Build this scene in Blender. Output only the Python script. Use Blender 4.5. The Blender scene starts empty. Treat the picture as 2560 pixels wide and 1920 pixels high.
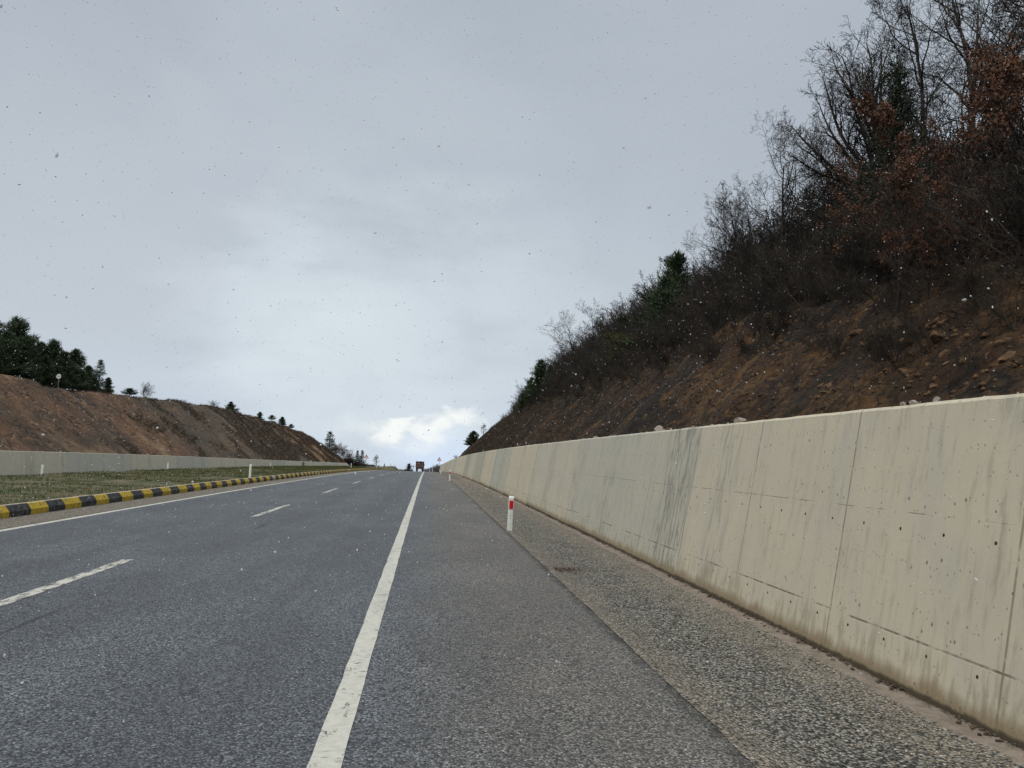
import bpy, math, random
import numpy as np
from mathutils import Vector, Matrix

# ------------------------------------------------------------------ camera, world, sun, exposure
SC = bpy.context.scene
COL = SC.collection
F_PX, CAM_H = 1923.0, 1.5
YAW, PITCH, ROLL = math.radians(6.058), math.radians(5.497), math.radians(2.0)
K_CREST = 7.5e-5


def cam_axes():
    fw = np.array([math.sin(YAW) * math.cos(PITCH), math.cos(YAW) * math.cos(PITCH), math.sin(PITCH)])
    r = np.array([math.cos(YAW), -math.sin(YAW), 0.0])
    u = np.cross(r, fw)
    return r * math.cos(ROLL) + u * math.sin(ROLL), -r * math.sin(ROLL) + u * math.cos(ROLL), fw


CR, CU, CF = cam_axes()
cam_data = bpy.data.cameras.new('camera')
cam = bpy.data.objects.new('camera', cam_data)
COL.objects.link(cam)
cam.matrix_world = Matrix(((CR[0], CU[0], -CF[0], 0), (CR[1], CU[1], -CF[1], 0), (CR[2], CU[2], -CF[2], CAM_H), (0, 0, 0, 1)))
cam_data.sensor_width = 36.0
cam_data.lens = 36.0 * F_PX / 2560
cam_data.clip_start = 0.05
cam_data.clip_end = 8000
SC.camera = cam


def ray(px, py):
    return CF + CR * (px - 1280) / F_PX - CU * (py - 960) / F_PX


def at(px, py, Y):
    """point at road distance Y seen at a photo pixel"""
    d = ray(px, py)
    return np.array([0, 0, CAM_H]) + d * (Y / d[1])


def to_px(P):
    d = np.asarray(P, float) - np.array([0, 0, CAM_H])
    z = d @ CF
    return 1280 + F_PX * (d @ CR) / z, 960 - F_PX * (d @ CU) / z


SC.view_settings.view_transform = 'Standard'
SC.view_settings.look = 'None'
SC.view_settings.gamma = 1
SC.view_settings.exposure = 0.22

SUN_EL, SUN_AZ = math.radians(52), math.radians(215)      # azimuth clockwise from +Y
sun_data = bpy.data.lights.new('sun', 'SUN')
sun_data.energy = 1.7
sun_data.angle = math.radians(25)
sun_data.color = (1.0, 0.97, 0.92)
sun = bpy.data.objects.new('sun', sun_data)
COL.objects.link(sun)
sd = Vector((math.sin(SUN_AZ) * math.cos(SUN_EL), math.cos(SUN_AZ) * math.cos(SUN_EL), math.sin(SUN_EL)))
sun.rotation_euler = sd.to_track_quat('Z', 'Y').to_euler()


class NT:
    """small node tree writer"""

    def __init__(self, nt):
        self.nt = nt

    def n(self, typ, **kw):
        nd = self.nt.nodes.new(typ)
        for k, v in kw.items():
            if hasattr(nd, k):
                setattr(nd, k, v)
        return nd

    def link(self, a, b):
        self.nt.links.new(a, b)

    def put(self, sock, v):
        if isinstance(v, bpy.types.NodeSocket):
            self.link(v, sock)
        elif v is not None:
            if hasattr(sock, 'default_value'):
                try:
                    sock.default_value = v
                except Exception:
                    sock.default_value = (*v, 1)

    def math(self, op, a, b=None, c=None, clamp=False):
        nd = self.n('ShaderNodeMath', operation=op, use_clamp=clamp)
        self.put(nd.inputs[0], a)
        if b is not None: self.put(nd.inputs[1], b)
        if c is not None: self.put(nd.inputs[2], c)
        return nd.outputs[0]

    def vmath(self, op, a, b=None):
        nd = self.n('ShaderNodeVectorMath', operation=op)
        self.put(nd.inputs[0], a)
        if b is not None: self.put(nd.inputs[1], b)
        return nd.outputs['Value'] if op in ('DOT_PRODUCT', 'LENGTH', 'DISTANCE') else nd.outputs[0]

    def ss(self, x, a, b, lo=0.0, hi=1.0):
        nd = self.n('ShaderNodeMapRange', interpolation_type='SMOOTHSTEP')
        for i, v in enumerate((x, a, b, lo, hi)):
            self.put(nd.inputs[i], v)
        return nd.outputs[0]

    def mix(self, f, a, b, mode='MIX'):
        nd = self.n('ShaderNodeMix', data_type='RGBA', blend_type=mode)
        self.put(nd.inputs[0], f)
        for s, v in ((nd.inputs[6], a), (nd.inputs[7], b)):
            if isinstance(v, bpy.types.NodeSocket): self.link(v, s)
            else: s.default_value = (v[0], v[1], v[2], 1)
        return nd.outputs[2]

    def noise(self, vec, scale, detail=3, rough=0.55, dist=0.0, out=0):
        nd = self.n('ShaderNodeTexNoise')
        self.put(nd.inputs['Vector'], vec)
        nd.inputs['Scale'].default_value = scale
        nd.inputs['Detail'].default_value = detail
        nd.inputs['Roughness'].default_value = rough
        nd.inputs['Distortion'].default_value = dist
        return nd.outputs[out]

    def voro(self, vec, scale, feature='F1', out='Distance', rnd=1.0):
        nd = self.n('ShaderNodeTexVoronoi', feature=feature)
        self.put(nd.inputs['Vector'], vec)
        nd.inputs['Scale'].default_value = scale
        if 'Randomness' in nd.inputs: nd.inputs['Randomness'].default_value = rnd
        return nd.outputs[out]

    def mapping(self, vec, scale=(1, 1, 1), rot=(0, 0, 0), loc=(0, 0, 0)):
        nd = self.n('ShaderNodeMapping')
        self.put(nd.inputs['Vector'], vec)
        nd.inputs['Scale'].default_value = scale
        nd.inputs['Rotation'].default_value = rot
        nd.inputs['Location'].default_value = loc
        return nd.outputs[0]

    def obj(self):
        return self.n('ShaderNodeTexCoord').outputs['Object']

    def xyz(self, v):
        nd = self.n('ShaderNodeSeparateXYZ')
        self.put(nd.inputs[0], v)
        return nd.outputs

    def bump(self, h, strength=0.5, dist=0.02, normal=None):
        nd = self.n('ShaderNodeBump')
        nd.inputs['Strength'].default_value = strength
        nd.inputs['Distance'].default_value = dist
        self.put(nd.inputs['Height'], h)
        if normal is not None: self.put(nd.inputs['Normal'], normal)
        return nd.outputs[0]


# --- world: overcast sky with a brighter patch and two cumulus banks low over the road
world = bpy.data.worlds.new('World')
SC.world = world
world.use_nodes = True
w = NT(world.node_tree)
w.nt.nodes.clear()
gen = w.vmath('NORMALIZE', w.n('ShaderNodeTexCoord').outputs['Generated'])
sx, sy, sz = w.xyz(gen)


def udir(px, py):
    d = ray(px, py)
    d = d / np.linalg.norm(d)
    return (float(d[0]), float(d[1]), float(d[2]))


def lobe(px, py, r_in, r_out, warp=None, stretch=1.0):
    """1 inside r_in, 0 outside r_out (degrees) round a sky direction"""
    c = udir(px, py)
    v = w.vmath('SUBTRACT', gen, c)
    if stretch != 1.0:
        v = w.vmath('MULTIPLY', v, (1.0, 1.0, stretch))
    d = w.vmath('LENGTH', v)
    if warp is not None: d = w.math('ADD', d, warp)
    return w.ss(d, math.radians(r_out), math.radians(r_in))


soft = w.noise(w.mapping(gen, (1, 1, 1.7)), 2.3, 4, 0.5, 0.4)
soft2 = w.noise(w.mapping(gen, (1, 1, 2.2), loc=(3, 1, 2)), 6.0, 5, 0.55, 0.2)
puff = w.noise(w.mapping(gen, (1, 1, 1.6), loc=(7, 2, 1)), 26.0, 6, 0.55)
col = w.mix(w.ss(sz, 0.0, 0.16), (0.49, 0.56, 0.65), (0.455, 0.505, 0.555))
col = w.mix(w.ss(sz, 0.10, 0.5), col, (0.355, 0.398, 0.450))
f1 = w.ss(soft, 0.38, 0.66)
col = w.mix(w.math('MULTIPLY', f1, 0.42), col, (0.475, 0.525, 0.57))
col = w.mix(w.math('MULTIPLY', w.ss(soft2, 0.42, 0.7), 0.14), col, (0.34, 0.385, 0.43))
wp = w.math('MULTIPLY_ADD', soft2, 0.30, -0.15)
col = w.mix(w.math('MULTIPLY', lobe(900, 900, 1, 15, wp, 1.0), 0.62), col, (0.60, 0.665, 0.705))
col = w.mix(w.math('MULTIPLY', lobe(680, 780, 0.5, 9, wp), 0.45), col, (0.62, 0.68, 0.72))
col = w.mix(w.math('MULTIPLY', lobe(1330, 800, 1, 10, wp), 0.45), col, (0.53, 0.585, 0.635))
col = w.mix(w.math('MULTIPLY', lobe(150, 420, 3, 16, wp), 0.40), col, (0.43, 0.455, 0.51))
col = w.mix(w.math('MULTIPLY', lobe(1900, 250, 3, 18, wp), 0.45), col, (0.345, 0.385, 0.44))
# pale blue gap low over the road
col = w.mix(w.math('MULTIPLY', lobe(1090, 1150, 1, 5.5, w.math('MULTIPLY', wp, 0.4), 1.9), 0.8), col, (0.56, 0.66, 0.81))
# cumulus banks
col = w.mix(w.math('MULTIPLY', lobe(1040, 1060, 0.5, 5.0, w.math('MULTIPLY', wp, 0.5), 1.7), 0.28), col, (0.66, 0.71, 0.745))
puff2 = w.noise(w.mapping(gen, (1, 1, 1.8), loc=(1, 5, 3)), 70.0, 5, 0.6)
pw = w.math('ADD', w.math('MULTIPLY_ADD', puff, 0.075, -0.038), w.math('MULTIPLY_ADD', puff2, 0.024, -0.012))
for (cx, cy, ri, ro, st, amt) in ((985, 1078, 0.3, 1.8, 1.6, .85), (1040, 1076, 0.2, 1.5, 1.4, .7), (1115, 1055, 0.2, 1.9, 1.6, .85), (1000, 1068, 0.1, 1.1, 1.4, .8),
                                  (1075, 1088, 0.1, 1.8, 1.8, .7), (1160, 1040, 0.1, 1.9, 1.8, .6), (900, 1068, 0.1, 2.6, 2.2, .3), (1060, 1120, 0.2, 2.2, 3.0, .3), (950, 1105, 0.1, 1.8, 3.2, .3)):
    col = w.mix(w.math('MULTIPLY', lobe(cx, cy, ri, ro, pw, st), amt), col, (0.80, 0.82, 0.80))
# brighter overhead, as an overcast sky is (above the frame)
col = w.mix(w.ss(sz, 0.55, 0.95), col, (0.95, 0.98, 1.03))
# ground half of the dome
col = w.mix(w.ss(sz, -0.06, -0.16), col, (0.16, 0.16, 0.15))
sky = w.n('ShaderNodeTexSky')
sky.sky_type = 'NISHITA'
sky.sun_disc = False
sky.sun_elevation = SUN_EL
sky.sun_rotation = SUN_AZ
bg1 = w.n('ShaderNodeBackground')
w.link(col, bg1.inputs['Color'])
bg1.inputs['Strength'].default_value = 1.07
bg2 = w.n('ShaderNodeBackground')
w.link(sky.outputs[0], bg2.inputs['Color'])
bg2.inputs['Strength'].default_value = 0.05
mx = w.n('ShaderNodeMixShader')
mx.inputs[0].default_value = 0.06
w.link(bg1.outputs[0], mx.inputs[1])
w.link(bg2.outputs[0], mx.inputs[2])
wo = w.n('ShaderNodeOutputWorld')
w.link(mx.outputs[0], wo.inputs['Surface'])

# ------------------------------------------------------------------ helpers
RNG = np.random.default_rng(7)


def sstep(a, b, x):
    t = np.clip((np.asarray(x, float) - a) / (b - a), 0, 1)
    return t * t * (3 - 2 * t)


def _hash(ix, iy, iz, seed):
    h = (ix * 374761393 + iy * 668265263 + iz * 2147483647 + seed * 974634777) & 0xFFFFFFFF
    h = ((h ^ (h >> 13)) * 1274126177) & 0xFFFFFFFF
    return ((h ^ (h >> 16)) & 0xFFFF) / 65535.0


def vnoise(x, y, z=0.0, seed=0):
    x, y, z = np.broadcast_arrays(np.asarray(x, float), np.asarray(y, float), np.asarray(z, float))
    fx, fy, fz = np.floor(x), np.floor(y), np.floor(z)
    ix, iy, iz = fx.astype(np.int64), fy.astype(np.int64), fz.astype(np.int64)
    tx, ty, tz = x - fx, y - fy, z - fz
    tx, ty, tz = tx * tx * (3 - 2 * tx), ty * ty * (3 - 2 * ty), tz * tz * (3 - 2 * tz)
    out = 0
    for a in (0, 1):
        for b in (0, 1):
            for c in (0, 1):
                wgt = (tx if a else 1 - tx) * (ty if b else 1 - ty) * (tz if c else 1 - tz)
                out = out + wgt * _hash(ix + a, iy + b, iz + c, seed)
    return out * 2 - 1


def fbm(x, y, z=0.0, seed=0, oct=4):
    s, a, f = 0, 1.0, 1.0
    for i in range(oct):
        s = s + a * vnoise(np.asarray(x) * f, np.asarray(y) * f, np.asarray(z) * f, seed + i * 17)
        a *= 0.5
        f *= 2.03
    return s / 1.8


def mesh_np(name, verts, faces, mats, parent=None, mat_idx=None, smooth=False, link=True):
    """faces: (n,3) or (n,4) array, or a list of mixed polygons"""
    me = bpy.data.meshes.new(name)
    verts = np.asarray(verts, np.float32).reshape(-1, 3)
    if isinstance(faces, np.ndarray):
        k = faces.shape[1]
        me.vertices.add(len(verts))
        me.vertices.foreach_set('co', verts.ravel())
        me.loops.add(len(faces) * k)
        me.loops.foreach_set('vertex_index', faces.astype(np.int32).ravel())
        me.polygons.add(len(faces))
        me.polygons.foreach_set('loop_start', np.arange(0, len(faces) * k, k, dtype=np.int32))
        me.polygons.foreach_set('loop_total', np.full(len(faces), k, np.int32))
    else:
        me.from_pydata([tuple(map(float, v)) for v in verts], [], [tuple(f) for f in faces])
    if not isinstance(mats, (list, tuple)): mats = [mats]
    for m in mats: me.materials.append(m)
    if mat_idx is not None:
        me.polygons.foreach_set('material_index', np.asarray(mat_idx, np.int32))
    if smooth:
        me.polygons.foreach_set('use_smooth', np.ones(len(me.polygons), bool))
    me.update(calc_edges=True)
    if not link: return me
    o = bpy.data.objects.new(name, me)
    COL.objects.link(o)
    if parent is not None: o.parent = parent
    return o


def tag(o, label=None, cat=None, group=None, kind=None):
    if label: o['label'] = label
    if cat: o['category'] = cat
    if group: o['group'] = group
    if kind: o['kind'] = kind
    return o


def empty(name, loc, rz=0.0, label=None, cat=None, group=None):
    o = bpy.data.objects.new(name, None)
    COL.objects.link(o)
    o.location = loc
    o.rotation_euler = (0, 0, rz)
    o.empty_display_size = 0.3
    return tag(o, label, cat, group)


def child(name, me, parent, label=None):
    o = bpy.data.objects.new(name, me)
    COL.objects.link(o)
    o.parent = parent
    if label: o['label'] = label
    return o


def copy_tree(src, loc, rz, label=None, group=None, scale=(1, 1, 1)):
    r = src.copy()
    COL.objects.link(r)
    r.location = loc
    r.rotation_euler = (0, 0, rz)
    r.scale = scale
    if label: r['label'] = label
    if group: r['group'] = group
    for ch in list(src.children):
        c = ch.copy()
        COL.objects.link(c)
        c.parent = r
        for g in ch.children:
            d = g.copy()
            COL.objects.link(d)
            d.parent = c
    return r


class MB:
    """collects simple shapes into one mesh"""

    def __init__(self):
        self.v, self.f, self.m = [], [], []

    def add(self, vs, fs, mi=0):
        b = len(self.v)
        self.v += [tuple(map(float, p)) for p in vs]
        self.f += [tuple(b + i for i in f) for f in fs]
        self.m += [mi] * len(fs)

    def box(self, x0, x1, y0, y1, z0, z1, mi=0, bev=0.0):
        if bev <= 0:
            vs = [(x, y, z) for z in (z0, z1) for y in (y0, y1) for x in (x0, x1)]
            fs = [(0, 2, 3, 1), (4, 5, 7, 6), (0, 1, 5, 4), (1, 3, 7, 5), (3, 2, 6, 7), (2, 0, 4, 6)]
            self.add(vs, fs, mi)
        else:                                   # chamfered upright edges
            b = bev
            ring = [(x0 + b, y0), (x1 - b, y0), (x1, y0 + b), (x1, y1 - b), (x1 - b, y1), (x0 + b, y1), (x0, y1 - b), (x0, y0 + b)]
            self.prism(ring, z0, z1, mi)

    def prism(self, ring, z0, z1, mi=0):
        n = len(ring)
        vs = [(x, y, z0) for x, y in ring] + [(x, y, z1) for x, y in ring]
        fs = [tuple(range(n))[::-1], tuple(range(n, 2 * n))] + [(i, (i + 1) % n, n + (i + 1) % n, n + i) for i in range(n)]
        self.add(vs, fs, mi)

    def extr_y(self, ring, y0, y1, mi=0):
        """ring of (x,z) extruded along y"""
        n = len(ring)
        vs = [(x, y0, z) for x, z in ring] + [(x, y1, z) for x, z in ring]
        fs = [tuple(range(n)), tuple(range(n, 2 * n))[::-1]] + [(i, n + i, n + (i + 1) % n, (i + 1) % n) for i in range(n)]
        self.add(vs, fs, mi)

    def cyl(self, c, r, h, axis='z', n=16, mi=0, r2=None):
        r2 = r if r2 is None else r2
        a = [2 * math.pi * i / n for i in range(n)]
        vs = []
        for rr, t in ((r, 0), (r2, h)):
            for q in a:
                p = (rr * math.cos(q), rr * math.sin(q), t)
                if axis == 'x': p = (p[2], p[0], p[1])
                if axis == 'y': p = (p[0], p[2], p[1])
                vs.append((c[0] + p[0], c[1] + p[1], c[2] + p[2]))
        fs = [tuple(range(n))[::-1], tuple(range(n, 2 * n))] + [(i, (i + 1) % n, n + (i + 1) % n, n + i) for i in range(n)]
        self.add(vs, fs, mi)

    def build(self, name, mats, parent=None, link=True):
        return mesh_np(name, self.v, self.f, mats, parent, self.m, link=link)


# ------------------------------------------------------------------ materials
def mat(name):
    m = bpy.data.materials.new(name)
    m.use_nodes = True
    t = NT(m.node_tree)
    b = m.node_tree.nodes['Principled BSDF']
    b.inputs['Roughness'].default_value = 0.85
    b.inputs['Specular IOR Level'].default_value = 0.3
    return m, t, b


def simple(name, c, rough=0.8, var=0.25, scale=6.0, metallic=0.0, bump=0.0):
    m, t, b = mat(name)
    n = t.noise(t.obj(), scale, 4)
    f = t.ss(n, 0.3, 0.7)
    t.link(t.mix(f, tuple(x * (1 - var) for x in c), tuple(min(1, x * (1 + var)) for x in c)), b.inputs['Base Color'])
    b.inputs['Roughness'].default_value = rough
    b.inputs['Metallic'].default_value = metallic
    if bump: t.link(t.bump(n, bump, 0.01), b.inputs['Normal'])
    return m


def mat_asphalt():
    m, t, b = mat('asphalt')
    P = t.obj()
    x, y, z = t.xyz(P)
    cells = t.voro(P, 72, 'F1', 'Color')
    dist = t.voro(P, 72, 'F1', 'Distance')
    c1, c2, c3 = t.xyz(cells)
    fine = t.noise(P, 240, 2, 0.6)
    # cool grey lanes, browner dust on the hard shoulder
    sh = t.ss(t.math('ADD', x, t.math('MULTIPLY', t.noise(P, 0.6, 3), 0.8)), -0.2, 1.3)
    big = t.noise(t.mapping(P, (1.0, 0.15, 1)), 1.3, 4, 0.6)
    base = t.mix(sh, (0.060, 0.069, 0.079), (0.112, 0.101, 0.086))
    base = t.mix(t.math('MULTIPLY', t.ss(big, 0.4, 0.7), 0.4), base, (0.055, 0.058, 0.062))
    # wheel paths, polished a little paler
    for cx in (-3.0, -1.25, -6.3, -4.6):
        wpth = t.ss(t.math('ABSOLUTE', t.math('SUBTRACT', x, cx)), 0.45, 0.1)
        base = t.mix(t.math('MULTIPLY', wpth, 0.16), base, (0.12, 0.125, 0.13))
    stone = t.mix(t.ss(c1, 0.0, 1.0), (0.012, 0.014, 0.017), (0.29, 0.295, 0.295))
    stone = t.mix(t.math('MULTIPLY', t.ss(c2, 0.86, 0.98), 0.9), stone, (0.55, 0.54, 0.50))
    stone = t.mix(t.math('MULTIPLY', t.ss(c3, 0.8, 1.0), 0.5), stone, (0.15, 0.11, 0.075))
    colr = t.mix(0.74, base, t.mix(1.0, stone, t.mix(sh, (0.98, 1.09, 1.21), (1.24, 1.17, 1.05)), 'MULTIPLY'))
    colr = t.mix(t.math('MULTIPLY', t.ss(dist, 0.45, 0.8), 0.75), colr, (0.018, 0.019, 0.021))
    colr = t.mix(t.math('MULTIPLY', t.ss(fine, 0.35, 0.7), 0.35), colr, (0.12, 0.122, 0.122))
    pt = t.noise(t.mapping(P, (1, .35, 1), loc=(3, 8, 0)), 0.8, 5, 0.65)
    colr = t.mix(t.ss(pt, 0.44, 0.60, 0.22, 0.0), colr, (0.035, 0.037, 0.041))
    trk = t.math('MULTIPLY', t.ss(t.math('ABSOLUTE', t.math('SUBTRACT', t.math('PINGPONG', t.math('ADD', x, 2.15), 1.72), 0.86)), 0.5, 0.12), t.ss(x, -0.3, -0.6))
    colr = t.mix(t.math('MULTIPLY', trk, t.ss(t.noise(t.mapping(P, (1, .08, 1)), 3, 3), .35, .6, .06, .22)), colr, (0.045, 0.047, 0.052))
    # dust patches
    colr = t.mix(t.math('MULTIPLY', t.math('MULTIPLY', t.ss(t.noise(P, 1.7, 5, 0.65), 0.45, 0.75), sh), 0.3), colr, (0.16, 0.14, 0.115))
    # black broken edge of the mat beside the chippings
    edge = t.ss(t.math('ADD', x, t.math('MULTIPLY', t.noise(P, 7, 3), 0.16)), 1.66, 1.78)
    colr = t.mix(t.math('MULTIPLY', edge, t.ss(t.noise(P, 5, 4, .7), .35, .65, .15, .85)), colr, (0.025, 0.024, 0.022))
    # thin dark crack along the dashed line
    cr = t.ss(t.math('ABSOLUTE', t.math('ADD', t.math('ADD', x, 3.5), t.math('MULTIPLY', t.noise(t.mapping(P, (1, .25, 1)), 2.0, 4), -0.5))), 0.05, 0.01)
    cr = t.math('MULTIPLY', cr, t.ss(t.noise(P, 0.35, 2), 0.52, 0.62))
    colr = t.mix(t.math('MULTIPLY', cr, 0.55), colr, (0.02, 0.02, 0.022))
    t.link(colr, b.inputs['Base Color'])
    b.inputs['Roughness'].default_value = 0.72
    h = t.math('ADD', t.math('MULTIPLY', dist, -1.0), t.math('MULTIPLY', fine, 0.3))
    t.link(t.bump(h, 1.0, 0.016), b.inputs['Normal'])
    return m


def mat_paint(name, worn, colr=(0.56, 0.55, 0.48)):
    m, t, b = mat(name)
    P = t.obj()
    n1 = t.noise(t.mapping(P, (1, 0.45, 1)), 9, 5, 0.7)
    n2 = t.noise(P, 75, 4, 0.7)
    n3 = t.noise(t.mapping(P, (0.4, 1, 1)), 38, 3, 0.6)
    wear = t.math('ADD', t.math('MULTIPLY', n1, 0.65), t.math('MULTIPLY', n2, 0.35))
    f = t.ss(wear, worn, worn + 0.035)
    spots = t.math('MULTIPLY', t.ss(n3, 0.60, 0.64), t.ss(t.noise(P, 1.2, 2), 0.48, 0.6))
    f = t.math('MAXIMUM', f, spots)
    pc = t.mix(t.ss(t.noise(P, 14, 4), 0.35, 0.7), colr, tuple(c * 0.82 for c in colr))
    pc = t.mix(t.math('MULTIPLY', t.ss(t.noise(t.mapping(P, (1, .1, 1)), 3, 3), 0.5, 0.7), 0.4), pc, tuple(c * 0.62 for c in colr))
    t.link(t.mix(f, pc, (0.07, 0.07, 0.07)), b.inputs['Base Color'])
    b.inputs['Roughness'].default_value = 0.6
    t.link(t.bump(n2, 0.4, 0.004), b.inputs['Normal'])
    return m


def mat_chippings():
    m, t, b = mat('chippings')
    P = t.obj()
    x, y, z = t.xyz(P)
    V = t.mapping(P, (1, 1, 0.3))
    V = t.vmath('ADD', V, t.vmath('MULTIPLY', t.noise(P, 30, 2, 0.6, out=1), (0.02, 0.02, 0.0)))
    cells = t.voro(V, 47, 'F1', 'Color')
    dist = t.voro(V, 47, 'F1', 'Distance')
    c1, c2, c3 = t.xyz(cells)
    edge_n = t.math('MULTIPLY', t.noise(P, 2.2, 4, 0.6), 0.7)
    xe = t.math('ADD', x, edge_n)
    # fine dust settles at the two sides of the channel and in patches
    dust = t.math('MAXIMUM', t.ss(xe, 2.55, 2.05), t.ss(xe, 2.95, 3.35))
    dust = t.math('MAXIMUM', dust, t.ss(t.noise(P, 0.9, 4), 0.52, 0.75))
    dust = t.math('MAXIMUM', dust, t.ss(x, -5, -7))
    stone = t.mix(c1, (0.06, 0.061, 0.054), (0.40, 0.385, 0.335))
    stone = t.mix(t.ss(t.noise(P, 3.2, 5, 0.7), 0.48, 0.68, 0.0, 0.6), stone, (0.085, 0.08, 0.066))
    stone = t.mix(t.ss(c2, 0.78, 1.0, 0.0, 0.8), stone, (0.36, 0.29, 0.21))
    stone = t.mix(t.math('MULTIPLY', t.ss(c3, 0.93, 1), 0.9), stone, (0.62, 0.60, 0.54))
    stone = t.mix(t.math('MULTIPLY', t.ss(dist, 0.36, 0.72), 0.92), stone, (0.012, 0.013, 0.011))
    fines = t.mix(t.noise(P, 140, 3), (0.24, 0.19, 0.13), (0.46, 0.38, 0.28))
    k = t.math('MULTIPLY', dust, t.ss(t.noise(P, 42, 3), 0.42, 0.62))
    colr = t.mix(t.math('MULTIPLY', k, 0.6), stone, fines)
    # smooth silted strip along the wall and dark litter line at its foot
    sn = t.math('MULTIPLY', t.noise(P, 1.4, 4), 0.16)
    strip = t.ss(t.math('SUBTRACT', x, sn), 3.07, 3.13)
    silt = t.mix(t.ss(t.noise(P, 6, 5, 0.65), 0.3, 0.7), (0.15, 0.12, 0.09), (0.25, 0.21, 0.165))
    silt = t.mix(t.math('MULTIPLY', t.ss(t.noise(P, 60, 3), 0.45, 0.7), 0.4), silt, (0.12, 0.10, 0.08))
    colr = t.mix(strip, colr, silt)
    lit = t.ss(t.math('ADD', x, t.math('MULTIPLY', t.noise(P, 3.5, 5, 0.7), 0.22)), 3.43, 3.50)
    colr = t.mix(t.math('MULTIPLY', lit, t.ss(t.noise(P, 30, 3), 0.3, 0.5)), colr, (0.055, 0.042, 0.03))
    t.link(colr, b.inputs['Base Color'])
    b.inputs['Roughness'].default_value = 0.9
    h = t.math('MULTIPLY', t.math('MULTIPLY', dist, -1.0), t.math('SUBTRACT', 1.0, t.math('MULTIPLY', strip, 0.9)))
    t.link(t.bump(h, 1.0, 0.03), b.inputs['Normal'])
    return m


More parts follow.
